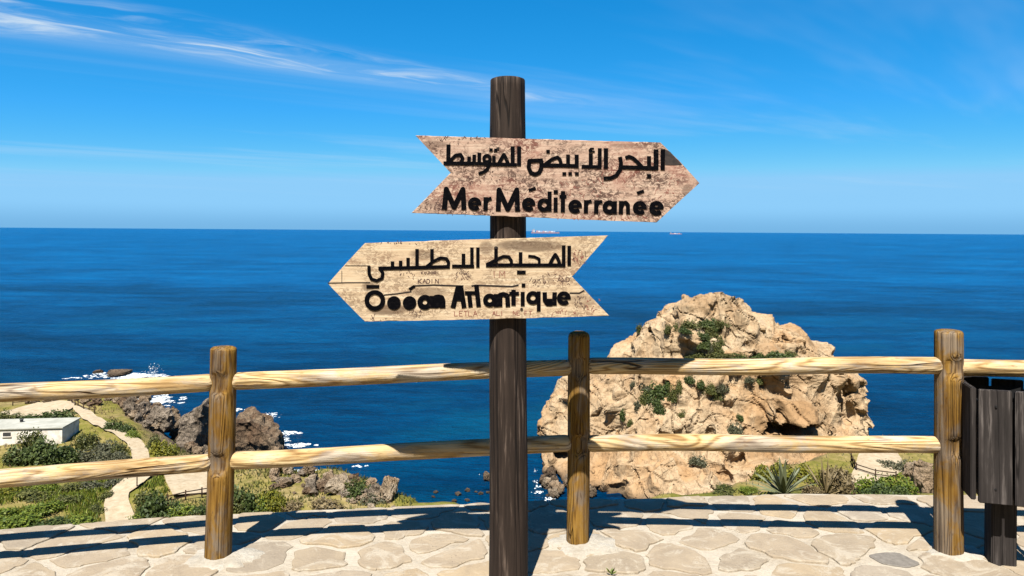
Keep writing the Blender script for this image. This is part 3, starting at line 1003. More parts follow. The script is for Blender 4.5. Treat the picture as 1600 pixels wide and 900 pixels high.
# Arabic, lower board
glyph(b2, c2, [([(235, 326), (980, 326)], 34), ([(832, 322), (862, 262), (886, 226), (912, 268), (928, 322)], 32), ([(735, 322), (735, 268), (690, 246), (632, 240)], 26),
               ([(560, 322), (560, 204)], 34), ([(526, 393), (608, 393)], 34), ([(330, 155), (330, 305)], 34),
               ([(240, 322), (330, 276), (400, 244), (450, 248), (474, 284), (474, 326)], 30), ([(964, 140), (964, 330)], 34)], D_, W)
glyph(b2, c2, g_bar(1016, 144, 1016, 332, 34), D_, W)
glyph(b2, c2, g_bar(160, 160, 160, 348, 32), D_, W)
glyph(b2, c2, [([(1238, 336), (1445, 336)], 32), ([(1345, 336), (1345, 218)], 34), ([(1424, 160), (1424, 342)], 32)], C_, W)
glyph(b2, c2, [([(548, 356), (880, 350), (1218, 340)], 34), ([(1050, 174), (1050, 300)], 32), ([(1000, 340), (1060, 292), (1130, 258), (1185, 264), (1206, 300), (1202, 344)], 30),
               ([(910, 174), (910, 348)], 32), ([(826, 348), (826, 256)], 32), ([(756, 352), (756, 284)], 32), ([(680, 354), (680, 290)], 32),
               ([(560, 352), (590, 400), (582, 448), (534, 472), (484, 456), (462, 410), (460, 336)], 30), ([(436, 526), (556, 526)], 30)], C_, W)
# "Océan Atlantique", clogged with paint
def blob(cx, cy, r): return [(arc(cx, cy, r * .62, 0, 360, 16), r * .78), ([(cx - r * .5, cy), (cx + r * .5, cy)], r)]
glyph(b2, c2, g_ring(515, 656, 76, 42), C_)
glyph(b2, c2, blob(694, 680, 64), C_)
glyph(b2, c2, blob(840, 680, 64), C_)
glyph(b2, c2, g_bar(838, 552, 888, 520, 26), C_, 'accent')
glyph(b2, c2, g_ring(984, 674, 46, 50) + g_bar(1048, 614, 1048, 728, 40), C_)
glyph(b2, c2, [([(1085, 728), (1085, 630), (1110, 626), (1140, 632), (1150, 660), (1150, 728)], 52), ([(1112, 640), (1112, 722)], 40)], C_)
glyph(b2, c2, [([(1246, 726), (1292, 540), (1322, 540), (1352, 726)], 46), ([(1266, 640), (1345, 640)], 44), ([(1305, 560), (1305, 630)], 34)], C_)
glyph(b2, c2, [([(92, 720), (76, 570)], 42), ([(38, 586), (136, 586)], 34)], D_)
glyph(b2, c2, [([(168, 716), (146, 512)], 44)], D_)
glyph(b2, c2, g_ring(272, 655, 42, 44) + g_bar(330, 596, 330, 718, 42), D_)
glyph(b2, c2, [([(368, 716), (368, 606), (400, 598), (436, 612), (442, 716)], 44)], D_)
glyph(b2, c2, [([(494, 704), (494, 556)], 42), ([(454, 592), (545, 592)], 34)], D_)
glyph(b2, c2, g_bar(580, 708, 580, 576, 38) + g_bar(570, 514, 604, 514, 34), D_)
glyph(b2, c2, g_ring(676, 632, 44, 40) + g_bar(730, 572, 730, 758, 36), D_)
glyph(b2, c2, [([(786, 580), (788, 655), (812, 688), (848, 690), (876, 655), (880, 580)], 42), ([(882, 580), (882, 704)], 34), ([(832, 640), (832, 680)], 46)], D_)
glyph(b2, c2, g_e(966, 636, 46, 40), D_)
# cracks and joints of the lower board
cr_ = [([(72, 494), (250, 490), (470, 489)], 9), ([(236, 331), (470, 331)], 6), ([(205, 378), (205, 490)], 5),
       ([(600, 606), (720, 594), (858, 574)], 12), ([(850, 556), (886, 520), (1060, 512), (1345, 522)], 14)]
for one in cr_: glyph(b2, c2, [one], C_, 'crack', M_CRACK, 0.0010)
for one in [([(100, 522), (140, 514), (480, 526), (542, 512)], 15), ([(1020, 588), (1112, 588), (1158, 562)], 13)]: glyph(b2, c2, [one], D_, 'crack', M_CRACK, 0.0010)
# scribbles
SEG = {'L': [[(0, 0), (0, 1), (.7, 1)]], 'E': [[(.7, 0), (0, 0), (0, 1), (.7, 1)], [(0, .5), (.6, .5)]], 'T': [[(0, 0), (.8, 0)], [(.4, 0), (.4, 1)]],
       'A': [[(0, 1), (.4, 0), (.8, 1)], [(.2, .6), (.6, .6)]], 'I': [[(.2, 0), (.2, 1)]], 'N': [[(0, 1), (0, 0), (.7, 1), (.7, 0)]], 'M': [[(0, 1), (.1, 0), (.45, .6), (.8, 0), (.9, 1)]],
       'K': [[(0, 0), (0, 1)], [(.7, 0), (0, .55), (.7, 1)]], 'D': [[(0, 0), (0, 1), (.5, .9), (.7, .5), (.5, .1), (0, 0)]], 'F': [[(.7, 0), (0, 0), (0, 1)], [(0, .5), (.5, .5)]],
       'H': [[(0, 0), (0, 1)], [(.7, 0), (.7, 1)], [(0, .5), (.7, .5)]], 'R': [[(0, 1), (0, 0), (.6, .1), (.6, .4), (0, .5), (.7, 1)]], 'O': [[(.4, 0), (0, .5), (.4, 1), (.8, .5), (.4, 0)]],
       'U': [[(0, 0), (.1, .9), (.6, .9), (.7, 0)]]}


def scribble(bo, c, text, x, y, hgt, off, wd, mat, adv=0.95):
    st_ = []
    for ch in text:
        if ch in SEG:
            for pl in SEG[ch]:
                st_.append(([(x + a * hgt + random.uniform(-2, 2), y + b * hgt + random.uniform(-2, 2)) for a, b in pl], wd))
        x += hgt * adv
    glyph(bo, c, st_, off, 'scribble', mat, 0.0006)['kind'] = 'stuff'


random.seed(8)
scribble(b2, c2, 'LETLA', 1262, 756, 46, C_, 6, M_REDPEN)
scribble(b2, c2, 'ALI', 296, 756, 42, D_, 6, M_REDPEN)
scribble(b2, c2, 'NE FT', 492, 756, 38, D_, 6, M_REDPEN)
scribble(b2, c2, 'KADIN', 922, 456, 42, C_, 7, M_PEN)
scribble(b2, c2, 'KOUHARI', 950, 384, 26, C_, 5, M_PEN)
scribble(b2, c2, 'IM', 300, 382, 62, D_, 5, M_REDPEN)
scribble(b2, c2, 'AND', 906, 440, 44, D_, 6, M_PEN)


def scratches(bo, c, off, regions, n, mat, wd=(3, 6), ln=(10, 26)):
    st_ = []
    for _ in range(n):
        x0, y0, x1, y1 = random.choice(regions)
        x, y = random.uniform(x0, x1), random.uniform(y0, y1)
        pts = [(x, y)]
        for k in range(random.randint(1, 3)):
            x += random.uniform(-ln[1], ln[1]) * .6
            y += random.uniform(-ln[1], ln[1])
            pts.append((x, y))
        st_.append((pts, random.uniform(*wd)))
    glyph(bo, c, st_, off, 'scratches', mat, 0.0005)['kind'] = 'stuff'


scratches(b2, c2, D_, [(740, 390, 1020, 520), (640, 460, 820, 525), (1060, 190, 1200, 300), (1060, 620, 1180, 710), (0, 390, 80, 450)], 80, M_PEN)
scratches(b2, c2, D_, [(800, 740, 1240, 795), (1060, 190, 1180, 280), (1180, 640, 1300, 780)], 45, M_REDPEN)
scratches(b2, c2, C_, [(830, 760, 980, 800), (440, 805, 640, 840), (740, 380, 900, 430), (1270, 370, 1400, 450), (560, 120, 900, 130)], 60, M_PEN)
scratches(b1, c1, A_, [(180, 90, 640, 140), (140, 660, 300, 780), (300, 770, 800, 800), (440, 400, 1100, 540), (680, 380, 950, 440)], 110, M_PEN)
scratches(b1, c1, B_, [(100, 470, 480, 660), (480, 440, 800, 560), (980, 480, 1200, 640), (60, 820, 900, 850)], 110, M_REDPEN)
for bo, c, pts in ((b1, c1, ((778, 232), (806, 322))), (b2, c2, ((775, 387), (815, 483)))):
    for px, py in pts:
        x, z = lx(c, px, py)
        bm = bmesh.new()
        tube(bm, (x, 0.001, z), (x, -0.004, z), 0.007, 0.006, 8)
        link('bolt', bm_mesh('bolt', bm), bo, M_CRACK)

# ------------------------------------------------------------------ slatted litter bin
BY = math.radians(-16)
R2 = Matrix.Rotation(BY, 3, 'Z')
corner = Vector((2.278, 3.60, 0))
SW, SG, ZB, ZT = 0.146, 0.008, 0.345, 0.895
half = SW + SG / 2
bc = corner + R2 @ Vector((half, half + .02, 0))
bin_ = empty('litter_bin', bc, BY)
tag(bin_, 'dark slatted wooden litter bin on a square post beside the fence', 'litter bin')
random.seed(4)
for side in range(4):
    Rm = Matrix.Rotation(side * math.pi / 2, 3, 'Z')
    for k in (-1, 1):
        bm = bmesh.new()
        w_ = SW - 0.004
        box(bm, (0, 0, 0), (w_, 0.024, ZT - ZB))
        bmesh.ops.bevel(bm, geom=bm.edges[:], offset=0.004, segments=2, affect='EDGES')
        for v in bm.verts: v.co.x += 0.002 * mn.noise(Vector((v.co.z * 5, side, k)))
        o = link('slat', bm_mesh('slat', bm), bin_, M_BIN)
        o.location = Rm @ Vector((k * (SW + SG) / 2, -(half + 0.014), 0)) + Vector((0, 0, (ZT + ZB) / 2 + random.uniform(-.004, .004)))
        o.rotation_euler = (random.uniform(-.012, .012), random.uniform(-.006, .006), side * math.pi / 2)
for z in (ZB + .07, ZT - .08):
    bm = bmesh.new()
    for s in (-1, 1):
        box(bm, (0, s * (half - .012), 0), (2 * half - .002, 0.010, 0.035))
        box(bm, (s * (half - .012), 0, 0), (0.010, 2 * half - .036, 0.035))
    link('hoop', bm_mesh('hoop', bm), bin_, M_BLACKMETAL, (0, 0, z))
bm = bmesh.new()
li = half - .022
for a in range(4):
    Rm = Matrix.Rotation(a * math.pi / 2, 3, 'Z')
    vv = [bm.verts.new(Rm @ Vector(q)) for q in ((-li, -li, ZB + .01), (li, -li, ZB + .01), (li, -li, ZT - .035), (-li, -li, ZT - .035))]
    bm.faces.new(vv)
vv = [bm.verts.new(q) for q in ((-li, -li, ZB + .012), (li, -li, ZB + .012), (li, li, ZB + .012), (-li, li, ZB + .012))]
bm.faces.new(vv)
link('liner', bm_mesh('liner', bm), bin_, M_BLACKMETAL)
bm = bmesh.new()
box(bm, (0, 0, (ZB + .03) / 2 - .02), (0.112, 0.112, ZB + .03))
bmesh.ops.bevel(bm, geom=bm.edges[:], offset=0.006, segments=2, affect='EDGES')
o = link('support_post', bm_mesh('support_post', bm), bin_, M_BIN)
for k in (-1, 1):
    for z in (ZB + .07, ZT - .08):
        bm = bmesh.new()
        tube(bm, (k * (SW + SG) / 2, -(half + .026), z), (k * (SW + SG) / 2, -(half + .031), z), 0.006, 0.005, 8)
        link('bolt', bm_mesh('bolt', bm), bin_, M_BLACKMETAL)

# small green sprig in a joint
sprig_p = G(955, 900, 0)
bm = bmesh.new()
for k in range(5):
    a = k * 1.3
    d_ = Vector((math.cos(a) * .03, math.sin(a) * .02, .018 + .006 * k))
    s_v = Vector((-math.sin(a), math.cos(a), 0)) * .008
    vv = [bm.verts.new(q) for q in (Vector((0, 0, 0)), d_ * .5 + s_v, d_, d_ * .5 - s_v)]
    bm.faces.new(vv)
o = link('weed', bm_mesh('weed', bm), None, LEAF['bright'], (sprig_p.x, sprig_p.y, 0.008))
tag(o, 'tiny green weed sprouting from a paving joint by the signpost', 'plant')

# ------------------------------------------------------------------ great sea rock
random.seed(21)


def hull_chunk(bm, c, r, rnd, n=14, flat=1.0):
    vs_ = []
    for _ in range(n):
        v = Vector((rnd.gauss(0, 1), rnd.gauss(0, 1), rnd.gauss(0, 1))).normalized() * rnd.uniform(.82, 1.08)
        vs_.append(bm.verts.new(Vector((v.x * r[0], v.y * r[1], v.z * r[2])) + c))
    res = bmesh.ops.convex_hull(bm, input=vs_)
    junk = [g for g in res['geom_interior'] if isinstance(g, bmesh.types.BMVert)]
    if junk: bmesh.ops.delete(bm, geom=junk, context='VERTS')


SIL = [(458, 1100, 1158), (463, 1070, 1164), (472, 1048, 1170), (484, 1034, 1176), (500, 1014, 1188), (511, 1004, 1200), (513, 1003, 1232), (530, 986, 1256), (548, 973, 1284), (560, 966, 1294),
       (572, 945, 1322), (588, 915, 1350), (604, 886, 1353), (622, 858, 1353), (650, 840, 1353), (690, 842, 1352), (720, 846, 1349), (745, 850, 1345), (775, 872, 1340), (800, 880, 1340)]


def sil(py):
    for (y0, l0, r0), (y1, l1, r1) in zip(SIL, SIL[1:]):
        if y0 <= py <= y1:
            q = (py - y0) / (y1 - y0)
            return l0 + (l1 - l0) * q, r0 + (r1 - r0) * q
    return SIL[-1][1:]


def rock_d(px, py):
    l, r = sil(py)
    q = (px - (l + r) / 2) / max(1, (r - l) / 2)
    d = 99 + 13 * ((775 - py) / 317.0) ** 1.0
    d += 9 * abs(q) ** 2.6
    if py > 700: d -= 7.5 * ((py - 700) / 100.0) ** 1.4
    return d


bm = bmesh.new()
rnd = random.Random(77)
# core
for py in range(470, 800, 14):
    l, r = sil(py)
    wpx = (r - l)
    for k in range(max(2, int(wpx / 42))):
        px = l + wpx * (k + .5) / max(2, int(wpx / 42))
        e = min(px - l, r - px)
        d = rock_d(px, py) + 9
        rad = min(7.0, max(1.2, e / F * d * 1.0))
        rad = min(rad, max(0.6, (py - 459) / F * d * .8))
        hull_chunk(bm, P(px, py, d), (rad * .98, 6.5, rad * .8), rnd, 16)
# angular blocks over the face and the outline
for i in range(300):
    py = rnd.uniform(466, 795)
    l, r = sil(py)
    sz = rnd.choice((20, 28, 38, 50, 64, 76))
    szx = sz * rnd.uniform(.8, 1.3); szy = sz * rnd.uniform(.7, 1.5)
    if r - l < 2 * szx + 6: szx = (r - l) / 2 - 4
    px = rnd.uniform(l + szx * .95, r - szx * .95)
    def fits():
        for q in range(12):
            ex_, ey_ = px + szx * .92 * math.cos(q * .5236), py + szy * .92 * math.sin(q * .5236)
            if ey_ < 457: return False
            a_, b_ = sil(ey_)
            if not (a_ - 1 < ex_ < b_ + 1): return False
        return True
    while szx > 5 and not fits():
        szx *= .85; szy *= .85
    sz = (szx + szy) / 2
    if szx <= 5: continue
    d = rock_d(px, py) + rnd.uniform(-.5, .7) + sz * .075
    k = d / F
    hull_chunk(bm, P(px, py, d), (szx * k, szx * k * 1.0, szy * k), rnd, rnd.randint(8, 11))
# blocks set just inside the outline
outl = [(l + 0.0, y) for y, l, r in SIL] ; outr = [(r + 0.0, y) for y, l, r in SIL]
top = [(1110, 457.5), (1125, 456.5), (1142, 456.5), (1156, 459), (1085, 461), (1070, 464)]
mid_ = (1110, 640)
for line in (outl, outr):
    for (x0, y0), (x1, y1) in zip(line, line[1:]):
        m_ = max(1, int(math.hypot(x1 - x0, y1 - y0) / 9))
        for k in range(m_):
            q = (k + rnd.random()) / m_
            top.append((x0 + (x1 - x0) * q, y0 + (y1 - y0) * q))
for x, y in top:
    R_ = rnd.uniform(9, 20) if y > 475 else rnd.uniform(8, 12)
    l, r = sil(max(459, y))
    sx_ = R_ if x < (l + r) / 2 else -R_
    dy_ = R_ * (1.25 if y < 475 else 0.95 if y < 600 else .25)
    if 1070 < x < 1158 and y < 466: sx_ = 0
    px, py = x + sx_ * (0.85 if y > 600 else .5), y + dy_
    d = rock_d(px, py) + rnd.uniform(0, 1.5)
    k = d / F
    hull_chunk(bm, P(px, py, d), (R_ * k, R_ * k * 1.5, R_ * k), rnd, 14)
# far side so that the rock is whole
for i in range(120):
    py = rnd.uniform(490, 795)
    l, r = sil(py)
    px = rnd.uniform(l + 40, r - 40) if r - l > 90 else (l + r) / 2
    d = rock_d(px, py) + 17 + rnd.uniform(-2, 2)
    hull_chunk(bm, P(px, py, d) + Vector((0, 0, 0)), (rnd.uniform(2, 4), 4, rnd.uniform(2, 3.4)), rnd, 12)
tmp = bpy.data.objects.new('rock_tmp', bm_mesh('rock_tmp', bm))
COL.objects.link(tmp)
md = tmp.modifiers.new('r', 'REMESH')
md.mode = 'VOXEL'
md.voxel_size = 0.21
dg = bpy.context.evaluated_depsgraph_get()
rme = bpy.data.meshes.new_from_object(tmp.evaluated_get(dg))
bpy.data.objects.remove(tmp)
rme.name = 'rock_island'
# keep only the one connected body
ed_ = np.empty(len(rme.edges) * 2, np.int32); rme.edges.foreach_get('vertices', ed_); ed_ = ed_.reshape(-1, 2)
lab_ = np.arange(len(rme.vertices))
while True:
    m_ = np.minimum(lab_[ed_[:, 0]], lab_[ed_[:, 1]])
    new_ = lab_.copy()
    np.minimum.at(new_, ed_[:, 0], m_); np.minimum.at(new_, ed_[:, 1], m_)
    new_ = new_[new_]
    if (new_ == lab_).all(): break
    lab_ = new_
big_ = np.bincount(lab_).argmax()
bm = bmesh.new(); bm.from_mesh(rme); bm.verts.ensure_lookup_table()
bmesh.ops.delete(bm, geom=[bm.verts[int(i)] for i in np.nonzero(lab_ != big_)[0]], context='VERTS')
bm.to_mesh(rme); bm.free(); rme.update()
nv = len(rme.vertices)
co = np.empty(nv * 3, np.float32); rme.vertices.foreach_get('co', co); co = co.reshape(-1, 3)
no = np.empty(nv * 3, np.float32); rme.vertex_normals.foreach_get('vector', no); no = no.reshape(-1, 3)
disp = np.empty(nv, np.float32)
for i in range(nv):
    p = Vector(co[i])
    a = mn.noise(p * 0.30) * 0.3 + mn.noise(p * 0.9) * 0.10 + mn.noise(Vector((p.x * 1.6, p.y * 1.6, p.z * 2.6))) * 0.07
    wv = Vector((mn.noise(p * .25), mn.noise(p * .25 + Vector((9, 0, 0))), mn.noise(p * .25 + Vector((0, 9, 0)))))
    q = Vector((p.x * .20 + p.z * .05, p.y * .20, p.z * .085)) + wv * .35          # steep joints
    c1_ = max(0.0, 1 - abs(mn.noise(q)) / .035)
    q = Vector((p.x * .11, p.y * .11, p.z * .30 + p.x * .12)) + wv * .3 + Vector((40, 3, 7))   # tilted bedding
    c2_ = max(0.0, 1 - abs(mn.noise(q)) / .036)
    q = p * .62 + wv * .5 + Vector((11, 23, 5))
    c3_ = max(0.0, 1 - abs(mn.noise(q)) / .07)
    step = math.floor(mn.noise(Vector((p.x * .16, p.y * .16, p.z * .26)) + wv * .2) * 5) * .16        # ledges
    disp[i] = a + step * .6 - 0.5 * c1_ - 0.36 * c2_
co += no * disp[:, None]
# weathered flat top: nothing stands above the summit line
zt_ = CAM_H + (HOR - 457.0) / F * co[:, 1] + 0.0068 * co[:, 0]
co[:, 2] = np.where(co[:, 2] > zt_, zt_ + (co[:, 2] - zt_) * 0.12, co[:, 2])
# sea cave low on the right
cv = P(1238, 671, rock_d(1238, 671))
kx, kz = 48 / F * cv.y, 10.5 / F * cv.y
ddx = (co[:, 0] - cv.x) / kx
arch = kz * (1.0 + 0.25 * np.sin(co[:, 0] * 2.1))
ddz = (co[:, 2] - cv.z + 0.25 * np.sin(co[:, 0] * 1.3)) / arch
ins = ddx ** 2 + ddz ** 2
front = co[:, 1] < cv.y + 7
co[:, 1] += np.where(front, 5.0 * (1 - ss(ins, 0.55, 1.15)), 0)
lip = front & (np.abs(ddx) < 1.1) & (ddz > 0.9) & (ddz < 3.2)
co[:, 1] -= np.where(lip, 1.3 * (1 - ss(np.abs(ddx), .6, 1.1)) * (1 - ss(ddz, 1.2, 3.2)), 0)
rme.vertices.foreach_set('co', co.ravel())
rme.update()
rock = link('rock_island', rme, None, M_ROCK)
tag(rock, 'huge craggy ochre rock rising from the sea beyond the fence', 'rock')
bvh = BVHTree.FromPolygons([tuple(v) for v in co.tolist()], [tuple(p.vertices) for p in rme.polygons])


def rock_hit(px, py):
    r = ray(px, py)
    loc, nrm, i_, dd_ = bvh.ray_cast(Vector((0, 0, CAM_H)), r.normalized())
    return loc, nrm


# ------------------------------------------------------------------ plants
def foliage(name, n, rx, ry, rz, leaf, seed, kind, lumps=9, up=0.35, longness=1.6, stems=6):
    """leaf-sized faces spread through uneven lumps, with stems; base of the plant at z = 0"""
    r = np.random.default_rng(seed)
    L = r.normal(0, 1, (lumps, 3)); L /= np.linalg.norm(L, axis=1)[:, None]
    L *= r.uniform(.25, .68, (lumps, 1)); L[:, 2] = np.abs(L[:, 2]) * 1.0
    lr = r.uniform(.26, .50, lumps)
    w_ = r.integers(0, lumps, n)
    d_ = r.normal(0, 1, (n, 3)); d_ /= np.linalg.norm(d_, axis=1)[:, None]
    rad = r.uniform(.45, 1.0, n) ** .6 * (1 + .18 * r.normal(0, 1, n))
    p = L[w_] + d_ * (lr[w_] * rad)[:, None]
    p[:, 2] = np.abs(p[:, 2] + .02)
    p *= np.array([rx, ry, rz])
    nrm = d_ * .8 + r.normal(0, .7, (n, 3)) + np.array([0, 0, up])
    nrm /= np.linalg.norm(nrm, axis=1)[:, None]
    t1 = np.cross(nrm, r.normal(0, 1, (n, 3))); t1 /= np.linalg.norm(t1, axis=1)[:, None]
    t2 = np.cross(nrm, t1)
    s = leaf * r.uniform(.6, 1.35, (n, 1))
    a, b = t1 * s * longness * .5, t2 * s * .5
    V = np.stack([p - a, p + b * .9, p + a, p - b * .9], 1).reshape(-1, 3)
    Fa = np.arange(n * 4).reshape(-1, 4)
    V = V.tolist(); Fa = Fa.tolist()
    mi = [0] * len(Fa)
    for k in range(stems):
        q = L[k % lumps] * np.array([rx, ry, rz]) * .9
        sr = .02 * max(rx, rz) + .004
        b0 = len(V)
        for (c, rr) in (((0.15 * q[0], .15 * q[1], -.12 * rz), sr), ((q[0], q[1], q[2]), sr * .4)):
            for h_ in range(3):
                an = h_ * 2.094
                V.append([c[0] + rr * math.cos(an), c[1] + rr * math.sin(an), c[2]])
        for h_ in range(3):
            j = (h_ + 1) % 3
            Fa.append([b0 + h_, b0 + j, b0 + 3 + j, b0 + 3 + h_]); mi.append(1)
    me = mesh(name, V, Fa)
    me.materials.append(LEAF[kind]); me.materials.append(M_TWIG)
    me.polygons.foreach_set('material_index', mi)
    return me


HUE = {'dark': 'dark green', 'bright': 'bright green', 'yellow': 'yellow-green', 'grey': 'grey-green', 'dry': 'straw-coloured', 'olive': 'olive green'}
BUSH = {}
for kind in LEAF:
    BUSH[kind] = [foliage('shrub_' + kind, 1500, 1.0, 1.0, 1.0, 0.095, 40 + i + 7 * len(BUSH), kind, lumps=8 + 3 * i) for i in range(3)]
prnd = random.Random(9)


def shrub(loc, w_, h_, kind, label, group, cat='shrub', name='shrub', dep=None, sink=0.06):
    o = link(name, prnd.choice(BUSH[kind]), None, None, (loc[0], loc[1], loc[2] - sink * h_))
    o.scale = (w_ / 1.75, (dep or w_) / 1.75, h_ / 1.12)
    o.rotation_euler = (0, 0, prnd.uniform(0, 6.28))
    tag(o, label, cat, group)
    return o


# tufts on the great rock (px, py, width px, height px)
for px, py, wp, hp, kd in [(1000, 512, 16, 12, 'olive'), (1058, 510, 22, 11, 'olive'), (1080, 506, 30, 14, 'olive'), (1105, 502, 34, 15, 'dark'), (1130, 505, 26, 12, 'olive'),
                       (1097, 522, 22, 12, 'dark'), (1125, 530, 18, 18, 'olive'), (1095, 552, 30, 12, 'olive'), (1118, 553, 30, 13, 'olive'), (1155, 554, 34, 11, 'dark'),
                       (1185, 553, 34, 12, 'dark'), (1215, 551, 42, 16, 'dark'), (1232, 552, 26, 10, 'olive'), (1005, 620, 26, 20, 'olive'), (1030, 606, 40, 26, 'dark'),
                       (1052, 612, 24, 22, 'olive'), (973, 642, 18, 20, 'dark'), (1030, 634, 18, 18, 'dark'), (1065, 648, 16, 14, 'olive'), (1120, 610, 26, 20, 'olive'), (1095, 596, 24, 14, 'dark'),
                       (1148, 664, 24, 26, 'grey'), (1090, 715, 26, 16, 'grey'), (1185, 592, 30, 10, 'olive'), (1010, 604, 20, 12, 'grey'), (985, 660, 10, 10, 'olive'), (1110, 540, 16, 16, 'grey'), (1045, 512, 24, 12, 'olive'), (1070, 514, 26, 10, 'dark'), (1118, 510, 24, 12, 'dark'), (1110, 518, 22, 14, 'olive'),
                       (1100, 535, 20, 16, 'dark'), (1120, 543, 22, 16, 'olive'), (1078, 556, 22, 9, 'olive'), (1138, 556, 26, 9, 'olive'), (1200, 556, 30, 10, 'dark'), (1015, 612, 30, 22, 'dark'),
                       (1042, 600, 34, 18, 'dark'), (1060, 602, 22, 18, 'olive'), (995, 630, 18, 14, 'grey'), (1022, 622, 24, 18, 'dark'), (1128, 600, 22, 18, 'grey'), (1108, 604, 18, 16, 'olive'),
                       (1170, 590, 24, 10, 'grey'), (1155, 650, 12, 12, 'dark'), (1075, 590, 20, 12, 'dark'), (990, 598, 14, 10, 'grey')]:
    loc, nrm = rock_hit(px, py + hp * .35)
    if loc is None: continue
    k = loc.y / F
    shrub(loc + nrm * 0.1, wp * k * 1.3, hp * k * 1.35, kd, 'low %s scrub clinging to the great sea rock' % HUE[kd], HUE[kd] + ' scrub on the great rock', dep=wp * k * .8, sink=0.25)

# ------------------------------------------------------------------ shore rocks
def boulder(name, size, seed, sharp=0.5):
    r = random.Random(seed)
    bm = bmesh.new()
    hull_chunk(bm, Vector((0, 0, 0)), (1, 1, 1), r, 15)
    if sharp > .3: hull_chunk(bm, Vector((r.uniform(-.4, .4), r.uniform(-.3, .3), r.uniform(-.3, .2))), (.7, .7, .8), r, 12)
    bmesh.ops.triangulate(bm, faces=bm.faces[:])
    for _ in range(3):
        lng = [e for e in bm.edges if e.calc_length() > .22]
        if not lng: break
        bmesh.ops.subdivide_edges(bm, edges=lng, cuts=1)
        bmesh.ops.triangulate(bm, faces=[f for f in bm.faces if len(f.verts) > 3])
    bm.normal_update()
    for v in bm.verts:
        p = v.co * 2.2 + Vector((seed, 0, 0))
        v.co += v.normal * (0.20 * mn.noise(p) + 0.15 * mn.noise(p * 2.7))
    for v in bm.verts:
        v.co = Vector((v.co.x * size[0], v.co.y * size[1], v.co.z * size[2]))
    return bm_mesh(name, bm)


def shore_rock(px, py, wp, hp, mat, label, group, seed, cat='rock', name='shore_rock', tilt=(0, 0), zground=None, dep=1.0):
    """px,py = foot of the rock in the photo, wp/hp its size there"""
    g = G(px, py, zground) if zground is not None else hit(px, py)
    if g.z < SEA_Z: g = G(px, py, SEA_Z)
    k = g.y / F
    rx, rz = wp * k / 2, hp * k / 2
    me = boulder(name, (rx, rx * dep, rz * 1.25), seed)
    o = link(name, me, None, mat, (g.x, g.y + rx * dep * .6, g.z + rz * .72))
    o.rotation_euler = (math.radians(tilt[0]), math.radians(tilt[1]), 0)
    if group:
        tone = mat.name.split('_')[0]
        label = label.replace('TONE', tone); group = tone + ' ' + group
    tag(o, label, cat, group)
    return o


def cut_rock(front, back, thick, zfoot, mat, label, seed, n_noise=.35, name='shore_rock'):
    """a rock whose front and back faces follow the photo's outline, standing at the given foot pixel row"""
    d = G(front[0][0], zfoot, SEA_Z + .5).y
    c = P(sum(p[0] for p in front) / len(front), zfoot, d)
    bm = bmesh.new()
    vs_ = [bm.verts.new(P(x, y, d) - c) for x, y in front] + [bm.verts.new(P(x, y, d) * 1.0 + Vector((0, thick, 0)) - c) for x, y in back]
    res = bmesh.ops.convex_hull(bm, input=vs_)
    junk = [g_ for g_ in res['geom_interior'] if isinstance(g_, bmesh.types.BMVert)]
    if junk: bmesh.ops.delete(bm, geom=junk, context='VERTS')
    bmesh.ops.triangulate(bm, faces=bm.faces[:])
    for _ in range(4):
        lng = [e for e in bm.edges if e.calc_length() > .7]
        if not lng: break
        bmesh.ops.subdivide_edges(bm, edges=lng, cuts=1)
        bmesh.ops.triangulate(bm, faces=[f for f in bm.faces if len(f.verts) > 3])
    bm.normal_update()
    for v in bm.verts:
        p = v.co * .55 + Vector((seed, 0, 0))
        v.co += v.normal * (n_noise * mn.noise(p) + n_noise * .6 * mn.noise(p * 2.6))
    o = link(name, bm_mesh(name, bm), None, mat, c)
    tag(o, label, 'rock')
    return o


cut_rock([(278, 706), (276, 676), (282, 652), (300, 640), (317, 633), (309, 668), (302, 706)], [(286, 706), (290, 650), (315, 628), (319, 646), (314, 706)], 3.0, 706, M_GREYROCK,
         'tall dark grey slab of rock leaning beside the sea pool', 3.0, .45)
cut_rock([(352, 716), (354, 676), (366, 662), (390, 660), (412, 676), (428, 690), (434, 703), (434, 716)], [(358, 716), (360, 656), (380, 650), (402, 662), (424, 682), (430, 716)], 5.0, 716, M_BROWNROCK,
         'massive brown rock with surf breaking at its seaward end', 7.0, .75)
shore_rock(385, 708, 46, 44, M_BROWNROCK, 'brown rock shoulder against the massive surf-beaten rock', None, 103, zground=SEA_Z, dep=.9)
shore_rock(430, 706, 26, 34, M_BROWNROCK, 'narrow brown rock at the seaward tip of the massive rock', None, 117, zground=SEA_Z, dep=.9)
shore_rock(245, 672, 48, 40, M_GREYROCK, 'broad grey boulder among the rocks above the sandy path', None, 104, dep=.8)
shore_rock(180, 588, 46, 9, M_BROWNROCK, 'flat dark reef awash in surf off the headland', None, 105, zground=SEA_Z)
shore_rock(150, 584, 20, 6, M_BROWNROCK, 'small dark reef tip awash beyond the flat reef', None, 106, zground=SEA_Z)
shore_rock(608, 784, 34, 40, M_PALEROCK, 'pale upright rock at the end of the bushy spur', None, 107, dep=.7)
shore_rock(528, 778, 46, 36, M_PALEROCK, 'pale boulder under the dark bush on the spur', None, 108, dep=.8)
shore_rock(1452, 772, 46, 56, M_PALEROCK, 'pale tan boulder beside the dense green bush and fence post', None, 109, dep=.8)
shore_rock(1432, 752, 34, 30, M_PALEROCK, 'low tan boulder between the grey shrub and the dense green bush', None, 118, dep=.8)
shore_rock(760, 752, 14, 14, M_BROWNROCK, 'lone brown rock standing in the water behind the signpost', None, 110, zground=SEA_Z)
srnd = random.Random(31)
